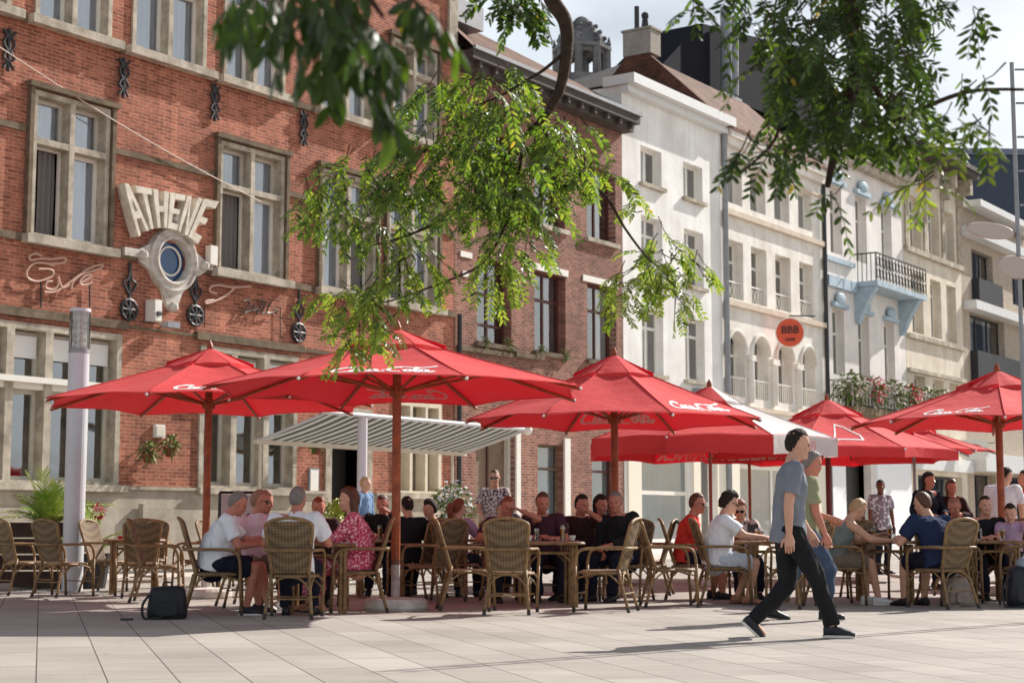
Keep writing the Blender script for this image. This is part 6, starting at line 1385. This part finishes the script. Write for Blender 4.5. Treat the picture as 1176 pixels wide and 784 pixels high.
person(6.62, 24.4, -.2, -1, 'woman with long brown hair behind the bald man, shorter than her neighbour', pose='stand', H=1.6, male=False, skin=skin_r, top=c_brown, sleeve='long', legm=c_dark, shoem=s_black, hair='long', hairm=h_brown, head=(20, 10), hands=[(-.12,.25,1.1),(.12,.25,1.05)])
person(5.92, 21.6, -.1, -1, 'bald man in dark clothes facing the camera at the right table', H=1.76, skin=skin_r, top=c_navy, legm=c_dark, shoem=s_black, hair='crop', hairm=h_stub, head=(-10, 12), lean=8, fat=1.1)
person(6.12, 21.0, 0, -1, 'smiling man with dark hair in a black tee at the right table', H=1.74, skin=skin_l, top=c_black, legm=c_dark, shoem=s_black, hair='short', hairm=h_dark, head=(-5, -5), lean=2)
person(6.4, 20.75, -.1, -1, 'small dark haired child sitting at the right table in front of the parasol pole', H=1.35, skin=skin_l, top=c_lilac, legm=c_dark, shoem=s_black, hair='short', hairm=h_dark, head=(-20, 15), child=True, seatz=.52)
person(7.5, 24.7, .3, 1, 'man in a white tee standing with his back to the camera at the right edge', pose='stand', H=1.8, skin=skin_l, top=c_white, sleeve='short', legm=c_dark, shoem=s_black, hair='short', hairm=h_dark, head=(-60, 20), fat=1.1)
person(8.0, 25.1, -.7, .2, 'man in a red tee standing at the right edge beside the man in white', pose='stand', H=1.76, skin=skin_r, top=c_red, sleeve='short', legm=c_dark, shoem=s_black, hair='short', hairm=h_dark)
finish_people()

# ---------------------------------------------------------------- the tree reaching in from above
bark = mat('dark_bark', srgb(62, 48, 38), .85, .2, var=.3, vscale=20, bump=.5, bscale=50)
def leaf_mat(name, c, t, k=.45):
    m = fabric_mat(name, c, t, k, .4); nodes(m)[0]['Principled BSDF'].inputs['Specular IOR Level'].default_value = .5; return m
LM = [leaf_mat('leaf_dark', (.028,.052,.01), (.055,.11,.008)), leaf_mat('leaf_mid', (.07,.12,.018), (.2,.34,.02)), leaf_mat('leaf_light', (.13,.18,.028), (.4,.5,.045)), leaf_mat('leaf_yellow', (.4,.3,.03), (.6,.45,.04))]  # dark green also carries backlit shade painted into the near clumps
def pinnate(g, base, d, L_, n, ll, droop, tone, hang=-.25):
    """compound leaf: a drooping stalk with paired leaflets"""
    d = d.normalized(); pts = [base]; v = d.copy()
    for i in range(n+1): v = (v+Vector((0,0,-droop/n))).normalized(); pts.append(pts[-1]+v*L_/n)
    g.tube([pts[0], pts[n//3], pts[2*n//3], pts[-1]], [.0022,.0018,.0014,.0008], 3, mi=4)
    up = Vector((random.gauss(0,.3), random.gauss(0,.3), 1))
    for i in range(1, n+1):
        t = (pts[i]-pts[i-1]).normalized(); sd = t.cross(up)
        if sd.length < .05: sd = t.orthogonal()
        sd.normalize(); nn = sd.cross(t).normalized()
        for s in (-1, 1):
            dv = (sd*s*.85+t*.55+Vector((0,0,-.25 if ll < .06 else -1.1))+Vector((random.gauss(0,.12), random.gauss(0,.12), random.gauss(0,.12)))).normalized(); l_ = ll*random.uniform(.75,1.15)*(.75+.35*math.sin(PI*i/(n+1)))
            w = dv.cross(nn).normalized()*l_*.165; b = pts[i]; c = nn*l_*.05
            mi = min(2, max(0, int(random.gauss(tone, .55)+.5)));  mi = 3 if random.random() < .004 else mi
            g.add([b, b+dv*l_*.3+w-c, b+dv*l_*.72+w*.85-c, b+dv*l_, b+dv*l_*.72-w*.85-c, b+dv*l_*.3-w-c, b+dv*l_*.5+c], [(0,1,6),(1,2,6),(2,3,6),(3,4,6),(4,5,6),(5,0,6)], mi)
tree = empty('overhanging_tree', (3.6, 1.0, 0), 0, 'leafy tree overhanging the square with drooping branches of small paired leaves', 'tree')
TL = Vector((3.6, 1.0, 0))
tr = MB(); tr.tube([(0,0,0),(0.02,.02,1.2),(.0,.1,2.6),(-.2,.5,3.9)], [.2,.16,.15,.12], 14); trunk = tr.build('trunk', bark, tree, smooth=True)
def branch(pts, r0, r1, name='branch'):
    p = smooth_path(pts, 5); n = len(p); MB().tube([q_-TL for q_ in p], [r0+(r1-r0)*i/(n-1) for i in range(n)], 8).build(name, bark, tree, smooth=True); return p
tp = TL+Vector((-.2,.5,3.9)); YC, YR, YL = 7.2, 5.2, 2.9
def px(pts, Y, jy=0): return [at(a, b, Y+(jy*i)) for i, (a, b) in enumerate(pts)]
paths = []
paths.append((branch([tp, Vector((2.6,3.5,4.6)), Vector((1.2,6.0,4.5)), at(600,-130,YC), at(628,-30,YC)]+px([(634,0),(649,25),(651,58),(645,95),(636,118),(620,140)],YC), .06, .016), 0))
b1 = branch(px([(620,140),(602,157),(584,178),(560,205),(535,235),(495,259),(455,275),(426,282)], YC, .03), .015, .004)
b2 = branch(px([(651,58),(625,80),(602,94),(575,110),(545,122)], YC), .009, .004)
b3 = branch(px([(620,140),(640,175),(670,205),(696,226),(717,261),(740,292),(757,308),(775,330)], YC, -.03), .01, .003)
b4 = branch(px([(602,157),(592,220),(575,270),(553,303),(520,320),(485,333),(450,345),(415,352)], YC, .02), .008, .003)
b5 = branch(px([(485,333),(455,360),(432,385),(425,420)], YC, .0), .004, .002)
branch([tp, Vector((2.9,3.0,4.3)), Vector((2.0,4.6,4.0)), at(960,-80,YR)]+px([(975,0),(985,60),(975,120),(960,170),(950,215)],YR), .05, .01)
branch(px([(985,60),(1010,110),(1040,160),(1062,205)], YR, .05), .014, .003); branch(px([(975,0),(930,50),(900,110),(890,160),(850,200)], YR, -.03), .012, .003)
branch(px([(1030,140),(1075,118),(1110,106),(1140,103),(1176,103)], YR, .0), .009, .005); branch(px([(1100,110),(1112,100),(1122,92)], YR), .004, .002)
branch([Vector((1.2,6.0,4.5)), Vector((.4,4.2,3.6)), at(340,-150,YL), at(400,-40,YL), at(440,20,YL)], .02, .004); branch([at(400,-40,YL), at(330,-10,YL), at(290,-5,YL)], .006, .003)
MULT = 1.5; DY = -8; RS = 1
def sprays(name, blobs, Y, dY, ll, L_, n, tone):
    g = MB()
    for (cx, cy, rx, ry, cnt, tn) in blobs:
        for _ in range(int(cnt*MULT)):
            a = random.random()*2*PI; r_ = math.sqrt(random.random()); p = at(cx+rx*RS*r_*math.cos(a), cy+ry*r_*math.sin(a)-ry*.25+DY, Y+random.gauss(0, dY))
            d = Vector((math.cos(a)*.9+random.gauss(0,.4), random.gauss(0,.6), random.uniform(-.7,.25))); pinnate(g, p-TL, d, L_*random.uniform(.6,1.1), n, ll, random.uniform(.8,2.0), tone+tn)
            if random.random() < .5:  g.tube([p-TL-d.normalized()*.04+Vector((0,0,.03)), p-TL], [.003,.002], 4, mi=4)
    g.build(name, LM+[bark], tree)
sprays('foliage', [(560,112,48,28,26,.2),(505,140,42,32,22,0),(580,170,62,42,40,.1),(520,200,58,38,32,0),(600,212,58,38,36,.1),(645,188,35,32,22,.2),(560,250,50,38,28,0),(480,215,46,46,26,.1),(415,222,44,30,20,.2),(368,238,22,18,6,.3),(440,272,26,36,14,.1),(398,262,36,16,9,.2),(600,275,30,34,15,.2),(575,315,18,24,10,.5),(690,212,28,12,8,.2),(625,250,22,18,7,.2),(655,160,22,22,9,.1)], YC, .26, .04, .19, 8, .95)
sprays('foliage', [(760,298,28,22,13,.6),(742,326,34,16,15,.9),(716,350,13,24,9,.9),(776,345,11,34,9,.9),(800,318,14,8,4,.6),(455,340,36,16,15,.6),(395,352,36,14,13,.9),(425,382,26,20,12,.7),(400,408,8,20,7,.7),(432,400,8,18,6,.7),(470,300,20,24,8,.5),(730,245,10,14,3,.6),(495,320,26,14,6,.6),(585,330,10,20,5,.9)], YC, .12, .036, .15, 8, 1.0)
sprays('foliage', [(592,22,10,22,6,-.4),(572,5,10,12,4,-.5),(608,2,8,10,3,-.2)], YC-1.2, .1, .05, .17, 8, .4)
MULT = 1.15; DY = -34; RS = .8
sprays('foliage', [(935,40,42,40,26,-.5),(965,95,50,48,40,-.7),(1010,40,48,40,34,-.6),(1020,120,34,40,30,-.5),(925,140,28,36,22,-.2),(935,190,22,20,13,.2),(905,112,18,30,10,.5),(880,60,20,26,9,-.1),(862,20,22,20,8,-.2),(985,165,34,24,22,-.1),(1010,190,26,10,9,.3),(1052,178,12,34,11,.6),(1030,160,22,18,11,.1),(868,205,26,9,7,-.2),(900,165,16,22,8,.1),(1055,60,22,26,6,-.4),(895,215,18,12,5,-.2)], YR, .3, .044, .15, 6, -.05)  # right clump: low tone paints its backlit shade into darker leaf colours
RS = 1; MULT = 1.2; DY = -5
sprays('foliage', [(1078,45,16,14,2,-.5),(1100,12,24,10,3,-.5),(1125,22,10,14,2,-.5),(1118,92,14,6,2,-.5),(1145,92,10,5,1,-.5),(1095,140,10,8,2,-.3),(1130,158,18,16,5,.9),(1112,155,10,10,2,.6),(790,12,10,16,2,-.4),(800,20,10,12,2,-.3),(875,80,10,22,4,.7),(862,40,14,12,3,0),(957,240,8,14,2,-.2),(1063,215,6,22,5,1.1)], YR-.3, .08, .046, .17, 5, .6)
MULT = 1.5; DY = -10
sprays('foliage', [(290,8,18,20,2,-.4),(325,0,34,14,4,-.5),(385,35,34,36,6,-.4),(430,15,30,24,4,-.2),(400,90,18,34,4,-.1),(460,20,12,20,2,.2),(485,78,8,20,1,-.2),(420,130,10,10,1,.2),(368,20,40,20,4,-.4)], YL, .1, .068, .12, 3, -.1)  # near spray, top left: shade from backlighting put into dark leaf colours

# unseen leaf masses added above the frame to shade the hanging branches
def shade_crown(cx, cy, cz, rx, ry, rz, cnt, name='shade_crown'):
    g = MB()
    for _ in range(cnt):
        v = Vector((random.gauss(0,1), random.gauss(0,1), random.gauss(0,1))).normalized()*random.random()**.4; p = Vector((cx+rx*v.x, cy+ry*v.y, cz+rz*v.z))
        if p.z < CAMH+.345*p.y and abs(p.x) < .36*p.y+.1: continue
        pinnate(g, p-TL, Vector((random.gauss(0,1), random.gauss(0,1), -.2)), .22, 7, .06, 1.2, .6)
    g.build(name, LM+[bark], tree)
shade_crown(3.3, 6.2, 4.35, 1.5, 1.2, .75, 520); shade_crown(1.0, 3.4, 3.3, 1.1, .9, .5, 300)
branch([tp, Vector((3.3,3.2,4.2)), Vector((3.4,6.3,4.5))], .07, .02)
